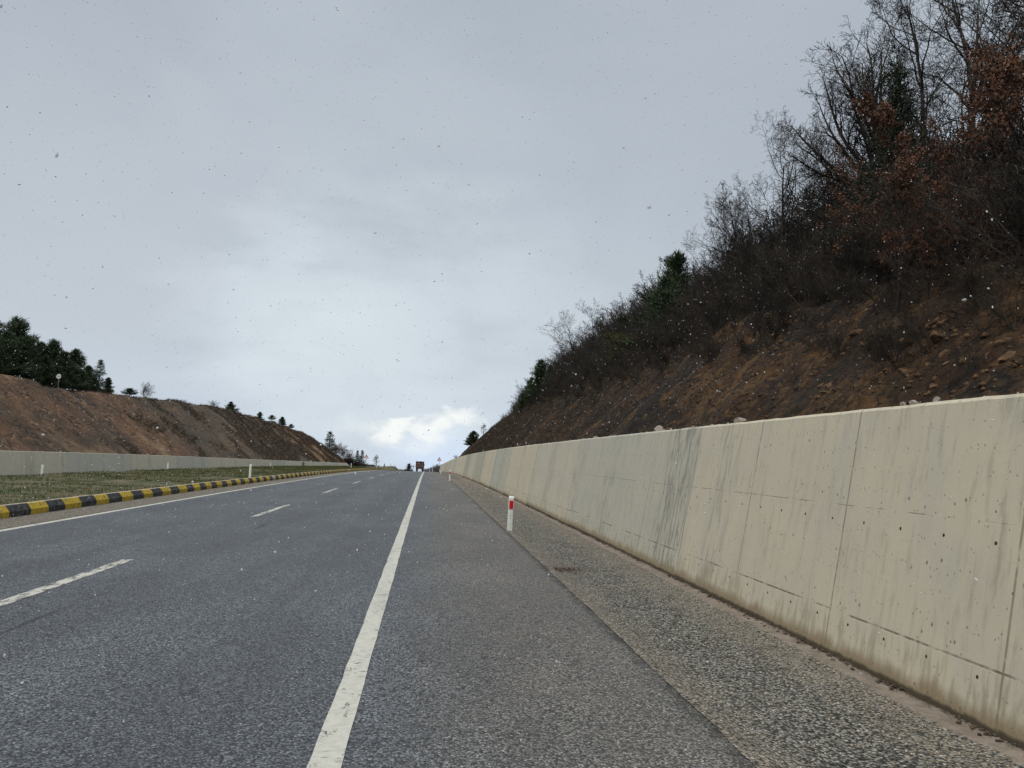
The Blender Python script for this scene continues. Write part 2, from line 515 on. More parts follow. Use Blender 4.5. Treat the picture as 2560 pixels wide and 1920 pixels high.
def mat_concrete(name, detail=True):
    m, t, b = mat(name)
    P = t.obj()
    x, y, z = t.xyz(P)
    tone = t.n('ShaderNodeObjectInfo').outputs['Color']
    streak = t.noise(t.mapping(P, (1, 1.0, 0.07)), 2.6, 5, 0.65, 0.15)
    streak2 = t.noise(t.mapping(P, (1, 1.0, 0.05), loc=(4, 3, 0)), 13, 4, 0.65, 0.1)
    cloud = t.noise(P, 1.4, 5, 0.6)
    c = t.mix(t.ss(cloud, 0.32, 0.68), (0.495, 0.455, 0.357), (0.46, 0.43, 0.345))
    c = t.mix(t.math('MULTIPLY', t.ss(streak, 0.50, 0.68), 0.5), c, (0.405, 0.395, 0.35))
    c = t.mix(t.math('MULTIPLY', t.ss(streak2, 0.50, 0.72), 0.5), c, (0.30, 0.285, 0.225))
    c = t.mix(1.0, c, tone, 'MULTIPLY')
    # tall dark run-off stains in a few places
    gate = t.ss(t.noise(t.mapping(P, (0, 1, 0)), 0.42, 2), 0.50, 0.64)
    gate = t.math('MAXIMUM', gate, t.math('MULTIPLY', t.ss(t.math('ABSOLUTE', t.math('SUBTRACT', y, 10.85)), 0.9, 0.35), 1.7))
    st = t.math('MULTIPLY', gate, t.ss(streak2, 0.42, 0.62))
    c = t.mix(t.math('MULTIPLY', st, 0.38, clamp=True), c, (0.18, 0.172, 0.145))
    h = t.math('MULTIPLY', t.noise(P, 30, 4), 0.25)
    if detail:
        # blow holes
        V = t.mapping(P, (1, 1.0, 0.75))
        d = t.voro(V, 13, 'F1', 'Distance')
        cc = t.xyz(t.voro(V, 13, 'F1', 'Color'))
        rad = t.math('MULTIPLY', t.ss(cc[0], 0.42, 1.0), 0.15)
        pit = t.ss(t.math('SUBTRACT', d, rad), 0.012, -0.02)
        d2 = t.voro(V, 34, 'F1', 'Distance')
        cc2 = t.xyz(t.voro(V, 34, 'F1', 'Color'))
        pit2 = t.ss(t.math('SUBTRACT', d2, t.math('MULTIPLY', t.ss(cc2[0], 0.5, 1.0), 0.24)), 0.03, -0.03)
        pit = t.math('MAXIMUM', pit, t.math('MULTIPLY', pit2, 0.7))
        c = t.mix(t.math('MULTIPLY', pit, 0.75), c, (0.13, 0.12, 0.09))
        # formwork seams every 1.97 m and two level seams
        ym = t.math('PINGPONG', t.math('SUBTRACT', y, 0.40 - 1.965 * 4), 0.9825)
        vs = t.ss(ym, 0.016, 0.002)
        gz = t.math('ABSOLUTE', t.math('SUBTRACT', z, 0.335))
        gz2 = t.math('ABSOLUTE', t.math('SUBTRACT', z, 1.20))
        brk = t.ss(t.noise(P, 2.2, 3), 0.40, 0.58)
        hs = t.math('MULTIPLY', t.ss(gz, 0.012, 0.002), brk)
        hs2 = t.math('MULTIPLY', t.ss(gz2, 0.007, 0.001), t.ss(t.noise(P, 3.0, 3), 0.42, 0.56))
        seam = t.math('MAXIMUM', t.math('MULTIPLY', vs, 0.75), t.math('MAXIMUM', hs, t.math('MULTIPLY', hs2, 0.7)))
        seam = t.math('MULTIPLY', seam, t.ss(t.noise(P, 9, 4), 0.25, 0.55))
        c = t.mix(t.math('MULTIPLY', seam, 0.8), c, (0.085, 0.075, 0.05))
        # tie holes every half metre under each level seam
        ty = t.math('PINGPONG', t.math('SUBTRACT', y, 0.12), 0.245)
        for zz in (0.262, 1.075):
            dz = t.math('SUBTRACT', z, zz)
            rr = t.math('SQRT', t.math('ADD', t.math('MULTIPLY', ty, ty), t.math('MULTIPLY', dz, dz)))
            rr = t.math('ADD', rr, t.math('MULTIPLY', t.noise(P, 25, 2), 0.012))
            hole = t.ss(rr, 0.022, 0.013)
            c = t.mix(hole, c, (0.02, 0.018, 0.014))
            h = t.math('SUBTRACT', h, hole)
        h = t.math('SUBTRACT', t.math('SUBTRACT', h, t.math('MULTIPLY', pit, 0.5)), t.math('MULTIPLY', seam, 0.5))
        # drips below the lower seam, brown algae along the foot
        low = t.ss(z, 0.36, 0.20)
        c = t.mix(t.math('MULTIPLY', t.math('MULTIPLY', low, t.ss(streak2, 0.45, 0.6)), 0.4), c, (0.27, 0.24, 0.15))
        ft = t.math('ADD', z, t.math('MULTIPLY', t.noise(t.mapping(P, (1, 1, .5)), 3.2, 5, 0.7), -0.22))
        c = t.mix(t.math('MULTIPLY', t.ss(ft, 0.05, -0.07), 0.8), c, (0.20, 0.145, 0.075))
        ft2 = t.math('ADD', z, t.math('MULTIPLY', t.noise(P, 7, 5, 0.7), -0.06))
        c = t.mix(t.math('MULTIPLY', t.ss(ft2, 0.01, -0.02), 0.9), c, (0.045, 0.034, 0.022))
    t.link(c, b.inputs['Base Color'])
    b.inputs['Roughness'].default_value = 0.88
    t.link(t.bump(h, 0.55, 0.012), b.inputs['Normal'])
    return m


def mat_soil(name, side):
    """bare cut slope: earth, rock and dead growth; streaks run down the slope"""
    m, t, b = mat(name)
    P = t.obj()
    if side > 0:
        V = t.mapping(P, (0.5, 1.0, 0.5), rot=(0.0, 0, 0.30))
        big = t.math('ADD', t.noise(t.mapping(P, (.5, .5, .5)), 0.62, 5, 0.62, 0.4), t.math('MULTIPLY', t.ss(t.xyz(P)[1], 45, 12), 0.05))
        big2 = t.math('ADD', t.noise(t.mapping(P, (.5, .5, .5), loc=(9, 4, 2)), 0.9, 6, 0.68, 0.5), t.math('MULTIPLY', t.ss(t.xyz(P)[1], 32, 10), 0.075))
        red, ochre, dark, grey = (0.082, 0.040, 0.017), (0.23, 0.122, 0.044), (0.022, 0.015, 0.009), (0.062, 0.047, 0.031)
        olive = (0.035, 0.032, 0.014)
        s1, s2 = 1.0, 1.0
    else:
        V = t.mapping(P, (0.3, 1.0, 0.3), rot=(0, 0, -0.35))
        big = t.noise(t.mapping(P, (.25, .22, .25)), 0.30, 5, 0.6, 0.4)
        big2 = t.noise(t.mapping(P, (.3, .25, .3), loc=(5, 1, 3)), 0.42, 5, 0.6, 0.5)
        red, ochre, dark, grey = (0.33, 0.175, 0.095), (0.46, 0.30, 0.165), (0.13, 0.09, 0.062), (0.24, 0.195, 0.145)
        olive = (0.055, 0.052, 0.026)
        s1, s2 = 0.35, 0.5
    st = t.noise(V, 2.6 * s1, 6, 0.7, 0.3)
    st2 = t.noise(V, 9 * s1, 5, 0.7, 0.2)
    fin = t.noise(P, 14 * s2, 6, 0.75)
    c = t.mix(t.ss(big, 0.45, 0.62), dark, red)
    c = t.mix(t.math('MULTIPLY', t.ss(big2, 0.52, 0.66), 0.9), c, ochre)
    c = t.mix(t.math('MULTIPLY', t.ss(st, 0.46, 0.66), 0.6 if side > 0 else 0.42), c, grey)
    c = t.mix(t.math('MULTIPLY', t.ss(t.noise(P, 0.9 * s1, 4, .6), 0.54, 0.68), 0.6), c, olive)
    c = t.mix(t.math('MULTIPLY', t.ss(st2, 0.50, 0.68), 0.6), c, tuple(q * 0.45 for q in dark))
    c = t.mix(t.math('MULTIPLY', t.ss(fin, 0.52, 0.70), 0.45), c, tuple(min(1, q * 1.7) for q in grey))
    clod = t.noise(t.mapping(P, (1, 1, 1), loc=(2, 7, 5)), 5.5 * s2, 7, 0.72, 0.6)
    c = t.mix(t.math('MULTIPLY', t.ss(clod, 0.50, 0.40), 0.6 if side > 0 else 0.3), c, tuple(q * 0.4 for q in dark))
    if side < 0:
        y = t.xyz(P)[1]
        # darker rubble in the middle of the bank, fresh orange earth at its end
        midb = t.math('MULTIPLY', t.ss(t.math('ADD', y, t.math('MULTIPLY', big, 50)), 125, 140), t.ss(y, 235, 205))
        c = t.mix(t.math('MULTIPLY', midb, 0.72), c, t.mix(t.ss(fin, .35, .7), (0.095, 0.078, 0.056), (0.21, 0.175, 0.13)))
        endb = t.ss(t.math('ADD', y, t.math('MULTIPLY', st, 30)), 222, 250)
        c = t.mix(t.math('MULTIPLY', endb, 0.7), c, t.mix(t.ss(st2, .35, .7), (0.38, 0.24, 0.14), (0.26, 0.14, 0.07)))
    vq = t.mapping(P, (1, 1, 1.7), rot=(0.3, 0.2, 0.4))
    wv = t.vmath('ADD', vq, t.vmath('MULTIPLY', t.noise(P, 4.0 * s2, 3, 0.6, out=1), (0.35, 0.35, 0.35)))
    blk = t.voro(wv, 4.5 * s2, 'F1', 'Distance')
    bcol = t.xyz(t.voro(wv, 4.5 * s2, 'F1', 'Color'))
    rocky = t.ss(t.noise(P, 1.1 * s1, 4, 0.6), 0.44, 0.60)
    c = t.mix(t.math('MULTIPLY', rocky, t.ss(blk, 0.40, 0.75, 0.0, 0.8)), c, tuple(q * 0.35 for q in dark))
    c = t.mix(t.math('MULTIPLY', rocky, t.ss(bcol[0], 0.72, 1.0, 0.0, 0.55)), c, tuple(min(1, q * 1.15) for q in ochre))
    t.link(c, b.inputs['Base Color'])
    b.inputs['Roughness'].default_value = 0.95
    st = t.math('SUBTRACT', t.math('MULTIPLY', st, 0.6), t.math('MULTIPLY', t.math('MULTIPLY', blk, rocky), 1.3))
    h = t.math('ADD', t.math('ADD', t.math('MULTIPLY', st, 1.0), t.math('MULTIPLY', st2, 0.3)), t.math('ADD', t.math('MULTIPLY', fin, 0.8), t.math('MULTIPLY', clod, 1.5)))
    t.link(t.bump(h, 1.0, 0.22 if side > 0 else 0.6), b.inputs['Normal'])
    return m


def mat_two(name, a, bcol, scale, rough=0.9, lo=0.4, hi=0.62, bump=0.0, extra=None):
    m, t, b = mat(name)
    P = t.obj()
    n = t.noise(P, scale, 5, 0.65)
    c = t.mix(t.ss(n, lo, hi), a, bcol)
    if extra:
        c = t.mix(t.ss(t.noise(P, extra[1], 4), 0.52, 0.68), c, extra[0])
    t.link(c, b.inputs['Base Color'])
    b.inputs['Roughness'].default_value = rough
    if bump: t.link(t.bump(n, 0.8, bump), b.inputs['Normal'])
    return m


M = {}
M['asphalt'] = mat_asphalt()
M['line'] = mat_paint('edge_line_paint', 0.575, (0.50, 0.49, 0.42))
M['dash'] = mat_paint('dash_paint', 0.50, (0.50, 0.49, 0.42))
M['chips'] = mat_chippings()
M['wall'] = mat_concrete('wall_concrete')
M['wall_far'] = mat_concrete('far_wall_concrete', False)
M['soil_r'] = mat_soil('cut_slope_soil', 1)
M['soil_l'] = mat_soil('bank_soil', -1)
M['median'] = mat_two('median_turf', (0.050, 0.058, 0.020), (0.135, 0.108, 0.062), 1.8, bump=0.06, extra=((0.045, 0.06, 0.018), 0.8))
M['field'] = mat_two('rough_field', (0.05, 0.05, 0.022), (0.11, 0.085, 0.05), 0.5, bump=0.05)
M['grass'] = mat_two('grass_blades', (0.045, 0.068, 0.015), (0.12, 0.105, 0.045), 0.9, lo=0.42, hi=0.6)
M['drygrass'] = mat_two('dead_grass', (0.040, 0.030, 0.020), (0.11, 0.085, 0.055), 1.2, lo=0.45, hi=0.72)
M['hazed_scrub'] = mat_two('far_hazed_scrub', (0.09, 0.095, 0.10), (0.16, 0.165, 0.165), .3)  # paler and greyer than the near twigs: distance haze put into the colour
M['bark'] = mat_two('bark', (0.022, 0.018, 0.014), (0.05, 0.042, 0.032), 5)
M['twig'] = mat_two('twigs', (0.018, 0.014, 0.011), (0.038, 0.029, 0.022), 1.5)
M['pale_twig'] = mat_two('pale_twigs', (0.08, 0.068, 0.055), (0.13, 0.11, 0.09), 1.5)
M['brush'] = mat_two('thicket_twigs', (0.022, 0.018, 0.014), (0.056, 0.045, 0.034), 0.4)
M['pine'] = mat_two('pine_needles', (0.022, 0.040, 0.017), (0.055, 0.08, 0.034), 1.3, rough=0.7)
M['cedar'] = mat_two('dark_needles', (0.012, 0.02, 0.009), (0.03, 0.04, 0.016), 1.3, rough=0.7)
M['olive'] = mat_two('olive_leaves', (0.045, 0.05, 0.012), (0.09, 0.085, 0.022), 1.6)
M['rust'] = mat_two('rust_leaves', (0.058, 0.026, 0.013), (0.155, 0.068, 0.033), 2.5, rough=0.7)
M['rock'] = mat_two('pale_rock', (0.22, 0.19, 0.15), (0.38, 0.34, 0.29), 22, bump=0.02, extra=((0.13, 0.11, 0.085), 14))
M['ochre_rock'] = mat_two('ochre_rock', (0.075, 0.042, 0.02), (0.19, 0.105, 0.045), 3.5, bump=0.08, extra=((0.03, 0.02, 0.013), 7))
M['clod'] = mat_two('earth_clods', (0.035, 0.022, 0.013), (0.12, 0.068, 0.03), 1.6, bump=0.03, extra=((0.03, 0.02, 0.013), 5))
M['chip'] = mat_two('loose_chips', (0.16, 0.14, 0.11), (0.42, 0.37, 0.29), 40)
M['litter'] = mat_two('leaf_litter_bits', (0.03, 0.022, 0.015), (0.10, 0.075, 0.05), 14)
def mat_snow():
    """loose flakes, thinner towards their rim"""
    m, t, b = mat('snow_flake')
    b.inputs['Base Color'].default_value = (0.66, 0.67, 0.70, 1)
    lw = t.n('ShaderNodeLayerWeight')
    lw.inputs['Blend'].default_value = 0.35
    t.link(t.ss(lw.outputs['Facing'], 0.95, 0.10, 0.0, 0.62), b.inputs['Alpha'])
    return m


M['snow'] = mat_snow()
M['snow_far'] = simple('small_snow_flake', (0.60, 0.61, 0.64), 0.7, 0.02)
M['post'] = simple('post_plastic', (0.58, 0.61, 0.55), 0.5, 0.10, 9)
M['red'] = simple('red_reflector', (0.45, 0.008, 0.012), 0.35, 0.08, 20)
M['redrim'] = simple('pale_red_rim', (0.62, 0.42, 0.38), 0.5, 0.05)
M['hole'] = simple('dark_hole', (0.02, 0.02, 0.02), 0.9, 0.1)
M['yellow'] = mat_two('kerb_yellow', (0.47, 0.33, 0.035), (0.30, 0.22, 0.045), 5, lo=0.45, hi=0.75, bump=0.01, extra=((0.16, 0.12, 0.05), 11))
M['black'] = mat_two('kerb_black', (0.028, 0.030, 0.036), (0.06, 0.06, 0.06), 6, bump=0.01, extra=((0.10, 0.09, 0.075), 12))
M['kerb_bare'] = mat_two('kerb_concrete', (0.36, 0.31, 0.23), (0.26, 0.22, 0.17), 6, bump=0.01)
M['steel'] = simple('galvanised_steel', (0.22, 0.23, 0.23), 0.5, 0.15, 8, 0.3)
M['darksteel'] = simple('dark_steel', (0.05, 0.055, 0.06), 0.6, 0.2, 8)
M['white'] = simple('sign_white', (0.72, 0.71, 0.68), 0.5, 0.04)
M['signred'] = simple('sign_red', (0.42, 0.02, 0.025), 0.5, 0.08)
M['signblack'] = simple('sign_black', (0.02, 0.02, 0.02), 0.5, 0.1)
M['signgrey'] = simple('sign_grey', (0.16, 0.17, 0.18), 0.6, 0.1)
M['rustmetal'] = mat_two('rusty_panel', (0.07, 0.045, 0.035), (0.05, 0.035, 0.03), 2.5)
M['loadwood'] = mat_two('tailboard', (0.12, 0.07, 0.045), (0.085, 0.06, 0.045), 2)
M['tarp'] = simple('dark_tarpaulin', (0.035, 0.038, 0.045), 0.7, 0.3, 3)
M['tyre'] = simple('tyre_rubber', (0.018, 0.018, 0.018), 0.8, 0.2)
M['lamp'] = simple('tail_lamp', (0.35, 0.02, 0.02), 0.3, 0.1)
M['cabpaint'] = simple('cab_paint', (0.30, 0.10, 0.06), 0.4, 0.1)

# ------------------------------------------------------------------ terrain functions


def base(Y):
    """road level: rises to a crest, then runs down a steady grade"""
    Y = np.asarray(Y, float)
    q = np.clip(Y, 0, 143)
    return -K_CREST * q * q - 0.0211 * np.clip(Y - 143, 0, 110) - 0.05 * np.maximum(Y - 253, 0)


def crest(Y):
    """level of the old ground beside the cut"""
    q = np.clip(np.asarray(Y, float), 0, 350)
    return -K_CREST * q * q - 2 * K_CREST * 350 * np.maximum(np.asarray(Y, float) - 350, 0)


def left_z(Y):
    q = np.clip(np.asarray(Y, float) - 100, 0, 250)
    return crest(Y) + 8e-5 * q * q


def lift(Y):
    return left_z(Y) - base(Y)


LIP_R = np.array([(-60, 3.6), (4, 3.9), (10.2, 4.4), (12.6, 4.9), (16.8, 5.5), (27.4, 6.7), (37.6, 6.5), (67.4, 7.6), (116.6, 9.7), (160, 9.3), (214, 8.0), (232, 5.0), (262, 1.2), (330, 0.6), (5000, 0.6)])
LIP_L = np.array([(-60, 7.5), (50, 7.8), (74, 8.0), (85.6, 7.6), (96.5, 8.1), (118, 9.3), (162, 11.1), (224, 11.4), (268, 10.4), (285, 7.5), (309, 0.9), (5000, 0.5)])


def hill_r(X, Y):
    """terrain right of the retaining wall (local height + road profile)"""
    X, Y = np.broadcast_arrays(np.asarray(X, float), np.asarray(Y, float))
    lip = np.interp(Y, LIP_R[:, 0], LIP_R[:, 1]) + 0.22 * fbm(Y * 0.35, 3.1, seed=5)
    Xl = 5.2 + (lip - 0.8) / 1.1
    up = 0.8 + 1.1 * (X - 5.2)
    d = np.maximum(X - Xl, 0)
    top = lip + 0.30 * np.minimum(d, 14) + 0.10 * np.clip(d - 14, 0, 60)
    h = np.where(X < Xl, up, top)
    h = np.where(X < 5.2, 0.8, h)
    w_ = sstep(4.2, 5.6, X) * (0.25 + 0.75 * sstep(-20, 5, Y))
    ledge = fbm(Y * 0.8, h * 1.7, X * 0.5, seed=21, oct=4)
    gully = fbm(Y * 0.9 + h * 0.55, h * 0.12, 0, seed=33, oct=4)
    amp = 0.36 * (1 - 0.4 * sstep(0, 6, X - Xl))
    fine = fbm(Y * 2.6, h * 3.2, X * 1.5, seed=91, oct=3)
    amp = amp + 0.16 * fine / (np.abs(ledge) + 0.5)
    return crest(Y) + np.where(X < 5.2, base(Y) - crest(Y), 0) + h + w_ * (amp * ledge + 0.26 * gully)


def hill_l(X, Y):
    X, Y = np.broadcast_arrays(np.asarray(X, float), np.asarray(Y, float))
    A = -X
    lip = np.interp(Y, LIP_L[:, 0], LIP_L[:, 1]) + 0.25 * fbm(Y * 0.12, 1.7, seed=8)
    Al = 29.5 + (lip - 0.4) / 0.8
    h = np.where(A < Al, 0.4 + 0.8 * (A - 29.5), lip + 0.07 * np.clip(A - Al, 0, 60))
    h = np.where(A < 29.5, 0.4, h)
    w_ = sstep(29.2, 32, A)
    g = fbm(Y * 0.30 - h * 0.25, h * 0.07, 0, seed=44, oct=5)
    g2 = fbm(Y * 0.6, h * 0.6, A * 0.3, seed=54, oct=4) + 0.5 * fbm(Y * 1.7, h * 1.3, A * 0.5, seed=55, oct=3)
    return base(Y) + lift(Y) + h + w_ * (0.55 * g + 0.30 * g2) * (1 - 0.6 * sstep(0, 3, A - Al))


def hit_l(px_, py_):
    """first point of the left bank seen at a photo pixel"""
    d_ = ray(px_, py_)
    ts = np.arange(20, 420, .2)
    P_ = np.array([0, 0, CAM_H])[None] + d_[None] * ts[:, None]
    ok_ = (P_[:, 0] < -29) & (P_[:, 2] < hill_l(P_[:, 0], P_[:, 1]))
    k_ = int(np.argmax(ok_)) if ok_.any() else len(ts) - 1
    return P_[k_]


def beyond_lip(px_, py_, back):
    """road distance at which a column of the photo stands `back` metres behind the lip of the left bank"""
    d_ = ray(px_, py_)
    ys_ = np.arange(40, 420, .5)
    x_ = -d_[0] / d_[1] * ys_
    al = 29.5 + (np.interp(ys_, LIP_L[:, 0], LIP_L[:, 1]) - .4) / .8 + back
    return float(ys_[int(np.argmax(x_ > al))]) if (x_ > al).any() else 300.0


def median_z(X, Y):
    X, Y = np.broadcast_arrays(np.asarray(X, float), np.asarray(Y, float))
    A = -X
    L = lift(Y) * sstep(9, 15, A)
    h = 0.20 + 0.07 * sstep(9, 13, A) - 0.8 * sstep(15.2, 17.6, A)
    n = 0.07 * fbm(X * 0.7, Y * 0.7, seed=3) * sstep(8.5, 9.3, A) * sstep(18, 16, A)
    return base(Y) + L + h + n


def grid(name, xs, ys, zf, m, **kw):
    X, Y = np.meshgrid(xs, ys)
    Z = zf(X, Y)
    v = np.stack([X, Y, Z], -1).reshape(-1, 3)
    nx, ny = len(xs), len(ys)
    i = np.arange(nx - 1)[None, :] + nx * np.arange(ny - 1)[:, None]
    f = np.stack([i, i + 1, i + nx + 1, i + nx], -1).reshape(-1, 4)
    return mesh_np(name, v, f, m, smooth=True, **kw)


def ysteps(y0, y1, s0, grow):
    out = [y0]
    s = s0
    while out[-1] < y1:
        out.append(out[-1] + s)
        s *= grow
    return np.array(out)


YR = np.concatenate([np.arange(-60, -4, 2.0), ysteps(-4, 420, 0.5, 1.012)])

# ------------------------------------------------------------------ the setting
far_y = np.concatenate([np.arange(-300, 400, 10.0), np.arange(400, 6000, 100.0)])
g = grid('ground', np.concatenate([np.linspace(-3000, -60, 25), np.linspace(-50, 60, 12), np.linspace(80, 3000, 25)]), far_y,
         lambda X, Y: base(Y) - 1.6 + 0 * X, M['field'])
tag(g, kind='structure')
o = grid('road', np.linspace(-7.25, 1.78, 12), YR, lambda X, Y: base(Y) + 0 * X, M['asphalt'])
tag(o, kind='structure')


def right_verge_z(X, Y):
    return base(Y) - 0.012 - 0.05 * np.sin(np.clip((X - 1.7) / 1.5, 0, 1) * math.pi) + 0.012 * fbm(X * 3, Y * 3, seed=2) * sstep(1.72, 1.9, X)


yv = np.concatenate([np.arange(-20, 1, 1.0), ysteps(1, 300, 0.06, 1.006)])
# the broken edge of the asphalt: the verge sheet laps over it unevenly
o = grid('gravel_verge', np.linspace(0, 1, 34), yv,
         lambda U, Y: U * 0, M['chips'])
co = np.empty(len(o.data.vertices) * 3, np.float32)
o.data.vertices.foreach_get('co', co)
co = co.reshape(-1, 3)
U, Yv = co[:, 0].copy(), co[:, 1]
x_in = 1.71 + 0.016 * fbm(Yv * 1.3, 0.5, seed=14, oct=3) + 0.014 * fbm(Yv * 7.0, 0.5, seed=15, oct=4)
co[:, 0] = x_in + U * (4.15 - x_in)
co[:, 2] = right_verge_z(co[:, 0], Yv) + 0.026 * sstep(0.10, 0.0, co[:, 0] - x_in) * 1.0 + 0.0
co[:, 2] = np.where(U < 0.001, base(Yv) + 0.006, np.maximum(co[:, 2], base(Yv) - 0.08))
co[:, 2] += np.where((U > 0.001) & (co[:, 0] < 1.85), 0.02, 0)
o.data.vertices.foreach_set('co', co.ravel())
tag(o, kind='structure')
o = grid('gutter_strip', np.linspace(-8.4, -7.18, 8), YR, lambda X, Y: base(Y) + 0.004 + 0.01 * sstep(-7.3, -8, X), M['chips'])
tag(o, kind='structure')
o = grid('median_ground', np.concatenate([np.linspace(-18.1, -8.32, 60)]), YR, median_z, M['median'])
tag(o, kind='structure')
o = grid('opposite_road', np.linspace(-28.4, -17.9, 8), YR, lambda X, Y: base(Y) + lift(Y) - 0.585 + 0 * X, M['asphalt'])
tag(o, kind='structure')
YRf = np.concatenate([np.arange(-60, 3, 2.0), ysteps(3, 420, 0.085, 1.0062)])
o = grid('hillside', np.concatenate([np.linspace(3.95, 5.2, 4)[:-1], np.linspace(5.2, 14, 95)[:-1], np.linspace(14, 30, 24)[:-1], np.linspace(30, 140, 16)]), YRf, hill_r, M['soil_r'])
tag(o, kind='structure')
YLf = np.concatenate([np.arange(-60, 30, 4.0), ysteps(30, 420, 0.35, 1.0025)])
o = grid('bank', -np.concatenate([np.linspace(28.45, 29.5, 3)[:-1], np.linspace(29.5, 45.5, 90)[:-1], np.linspace(45.5, 75, 22)[:-1], np.linspace(75, 260, 12)])[::-1], YLf, hill_l, M['soil_l'])
tag(o, kind='structure')


# markings, each a sheet 4 mm above the asphalt
def strip_mesh(name, x0, x1, spans, m, seg=1.0, jag=0.006):
    V, Fc = [], []
    for (a, b_) in spans:
        n = max(2, int((b_ - a) / seg) + 1)
        ys = np.linspace(a, b_, n)
        for i, yy in enumerate(ys):
            j0, j1 = jag * fbm(yy * 3, 1, seed=3), jag * fbm(yy * 3, 9, seed=4)
            V += [(x0 + j0, yy, float(base(yy)) + 0.004), (x1 + j1, yy, float(base(yy)) + 0.004)]
            if i:
                k = len(V)
                Fc.append((k - 4, k - 3, k - 1, k - 2))
    return mesh_np(name, V, Fc, m)


tag(strip_mesh('edge_line', -0.50, -0.345, [(-6, 60)], M['line'], 0.15, 0.008), kind='structure')
tag(strip_mesh('edge_line', -0.50, -0.345, [(60.01, 330)], M['line'], 3), kind='structure')
tag(strip_mesh('edge_line', -7.14, -6.99, [(-6, 330)], M['line'], 1.0), kind='structure')
spans = [(6.3 + 11.85 * i - (0.2 if i > 3 else 0), 10.8 + 11.85 * i) for i in range(-1, 26)]
tag(strip_mesh('dashed_line', -3.93, -3.78, spans, M['dash'], 0.4), kind='structure')

# kerb: painted stones in a row
kb = MB()
yy = 0.0
i = 0
rk = random.Random(5)
ys_k = [16.24 - 0.79 * 26 + rk.uniform(-.04, .04)]
while ys_k[-1] < 330:
    ys_k.append(ys_k[-1] + 0.79 + rk.uniform(-0.06, 0.06))
for i in range(len(ys_k) - 1):
    y0, y1 = ys_k[i] + 0.006, ys_k[i + 1] - 0.006
    mi = 0 if i % 2 else 1
    if i in (56 + 3, 110): mi = 2
    b0 = float(base(y0)) - 0.02
    dz = rk.uniform(-0.006, 0.006)
    ring = [(-8.10, b0 - .1), (-8.105, b0 + 0.15 + dz), (-8.19, b0 + 0.262 + dz), (-8.215, b0 + 0.27 + dz), (-8.215, b0 - .1)]
    kb.extr_y(ring[::-1], y0, y1, mi)
    ring = [(-8.217, b0 - .1), (-8.217, b0 + 0.266 + dz), (-8.36, b0 + 0.266 + dz), (-8.37, b0 - .1)]
    kb.extr_y(ring[::-1], y0, y1, 2)
tag(kb.build('kerb', [M['yellow'], M['black'], M['kerb_bare']]), kind='structure')

# ------------------------------------------------------------------ retaining walls
def wall(name, spans, face_x, batter, h0, h1, thick, sgn, m, tones, label, z_of, seg=2.0):
    root = empty(name, (face_x, spans[0][0], float(z_of(spans[0][0]))), 0, label, 'retaining wall')
    for n, (a, b_) in enumerate(spans):
        ys = np.linspace(a + 0.007, b_ - 0.007, max(2, int((b_ - a) / seg) + 1))
        V, Fc = [], []
        for yv_ in ys:
            t = min(1, (yv_ - spans[0][0]) / (spans[-1][1] - spans[0][0]))
            H = h1(yv_) if callable(h1) else h1
            zz = float(z_of(yv_))
            off = 0.006 * math.sin(n * 2.1)
            zs = [h0, 0.15, 0.6, 1.2, H - 0.02, H, H, h0]
            zs = [min(q, H - 0.02) if k < 5 else q for k, q in enumerate(zs)]
            xs = [face_x + sgn * (off + batter * max(0, q)) for q in zs[:4]] + [face_x + sgn * (off + batter * (H - 0.02)), face_x + sgn * (off + batter * H + 0.02), face_x + sgn * (batter * H + thick), face_x + sgn * (batter * H + thick)]
            V += [(x, yv_, zz + q) for x, q in zip(xs, zs)]
        for k in range(len(ys) - 1):
            for q in range(8):
                a0, a1 = k * 8 + q, k * 8 + (q + 1) % 8
                f_ = (a0, a1, a1 + 8, a0 + 8)
                Fc.append(f_ if sgn > 0 else f_[::-1])
        last = (len(ys) - 1) * 8
        c0, c1 = tuple(range(8)), tuple(range(last, last + 8))
        Fc += [c0[::-1], c1] if sgn > 0 else [c0, c1[::-1]]
        o_ = mesh_np('wall_panel', V, Fc, m)
        o_.data.transform(Matrix.Translation(-Vector(root.location)))
        o_.parent = root
        tn = tones[n % len(tones)]
        o_.color = (*tn, 1)
    return root


TONES = [(1.04, 1.01, 0.95), (1.04, 1.01, 0.95), (1.04, 1.01, 0.96), (0.90, 0.92, 0.93), (0.97, 0.97, 0.95), (1.02, 0.98, 0.92), (0.84, 0.88, 0.88), (1.02, 0.99, 0.92), (0.76, 0.79, 0.77), (0.98, 0.96, 0.9), (0.74, 0.76, 0.73)]
spans_r = [(-14, -5.6), (-5.6, 2.36 - 0.02)] + [(2.34, 10.2)] + [(10.2 + 7.9 * i, 10.2 + 7.9 * (i + 1)) for i in range(26)]
hr = lambda Y: 2.02 + 0.05 * math.sin(Y * 0.03) - 1.2 * float(sstep(195, 218, Y))
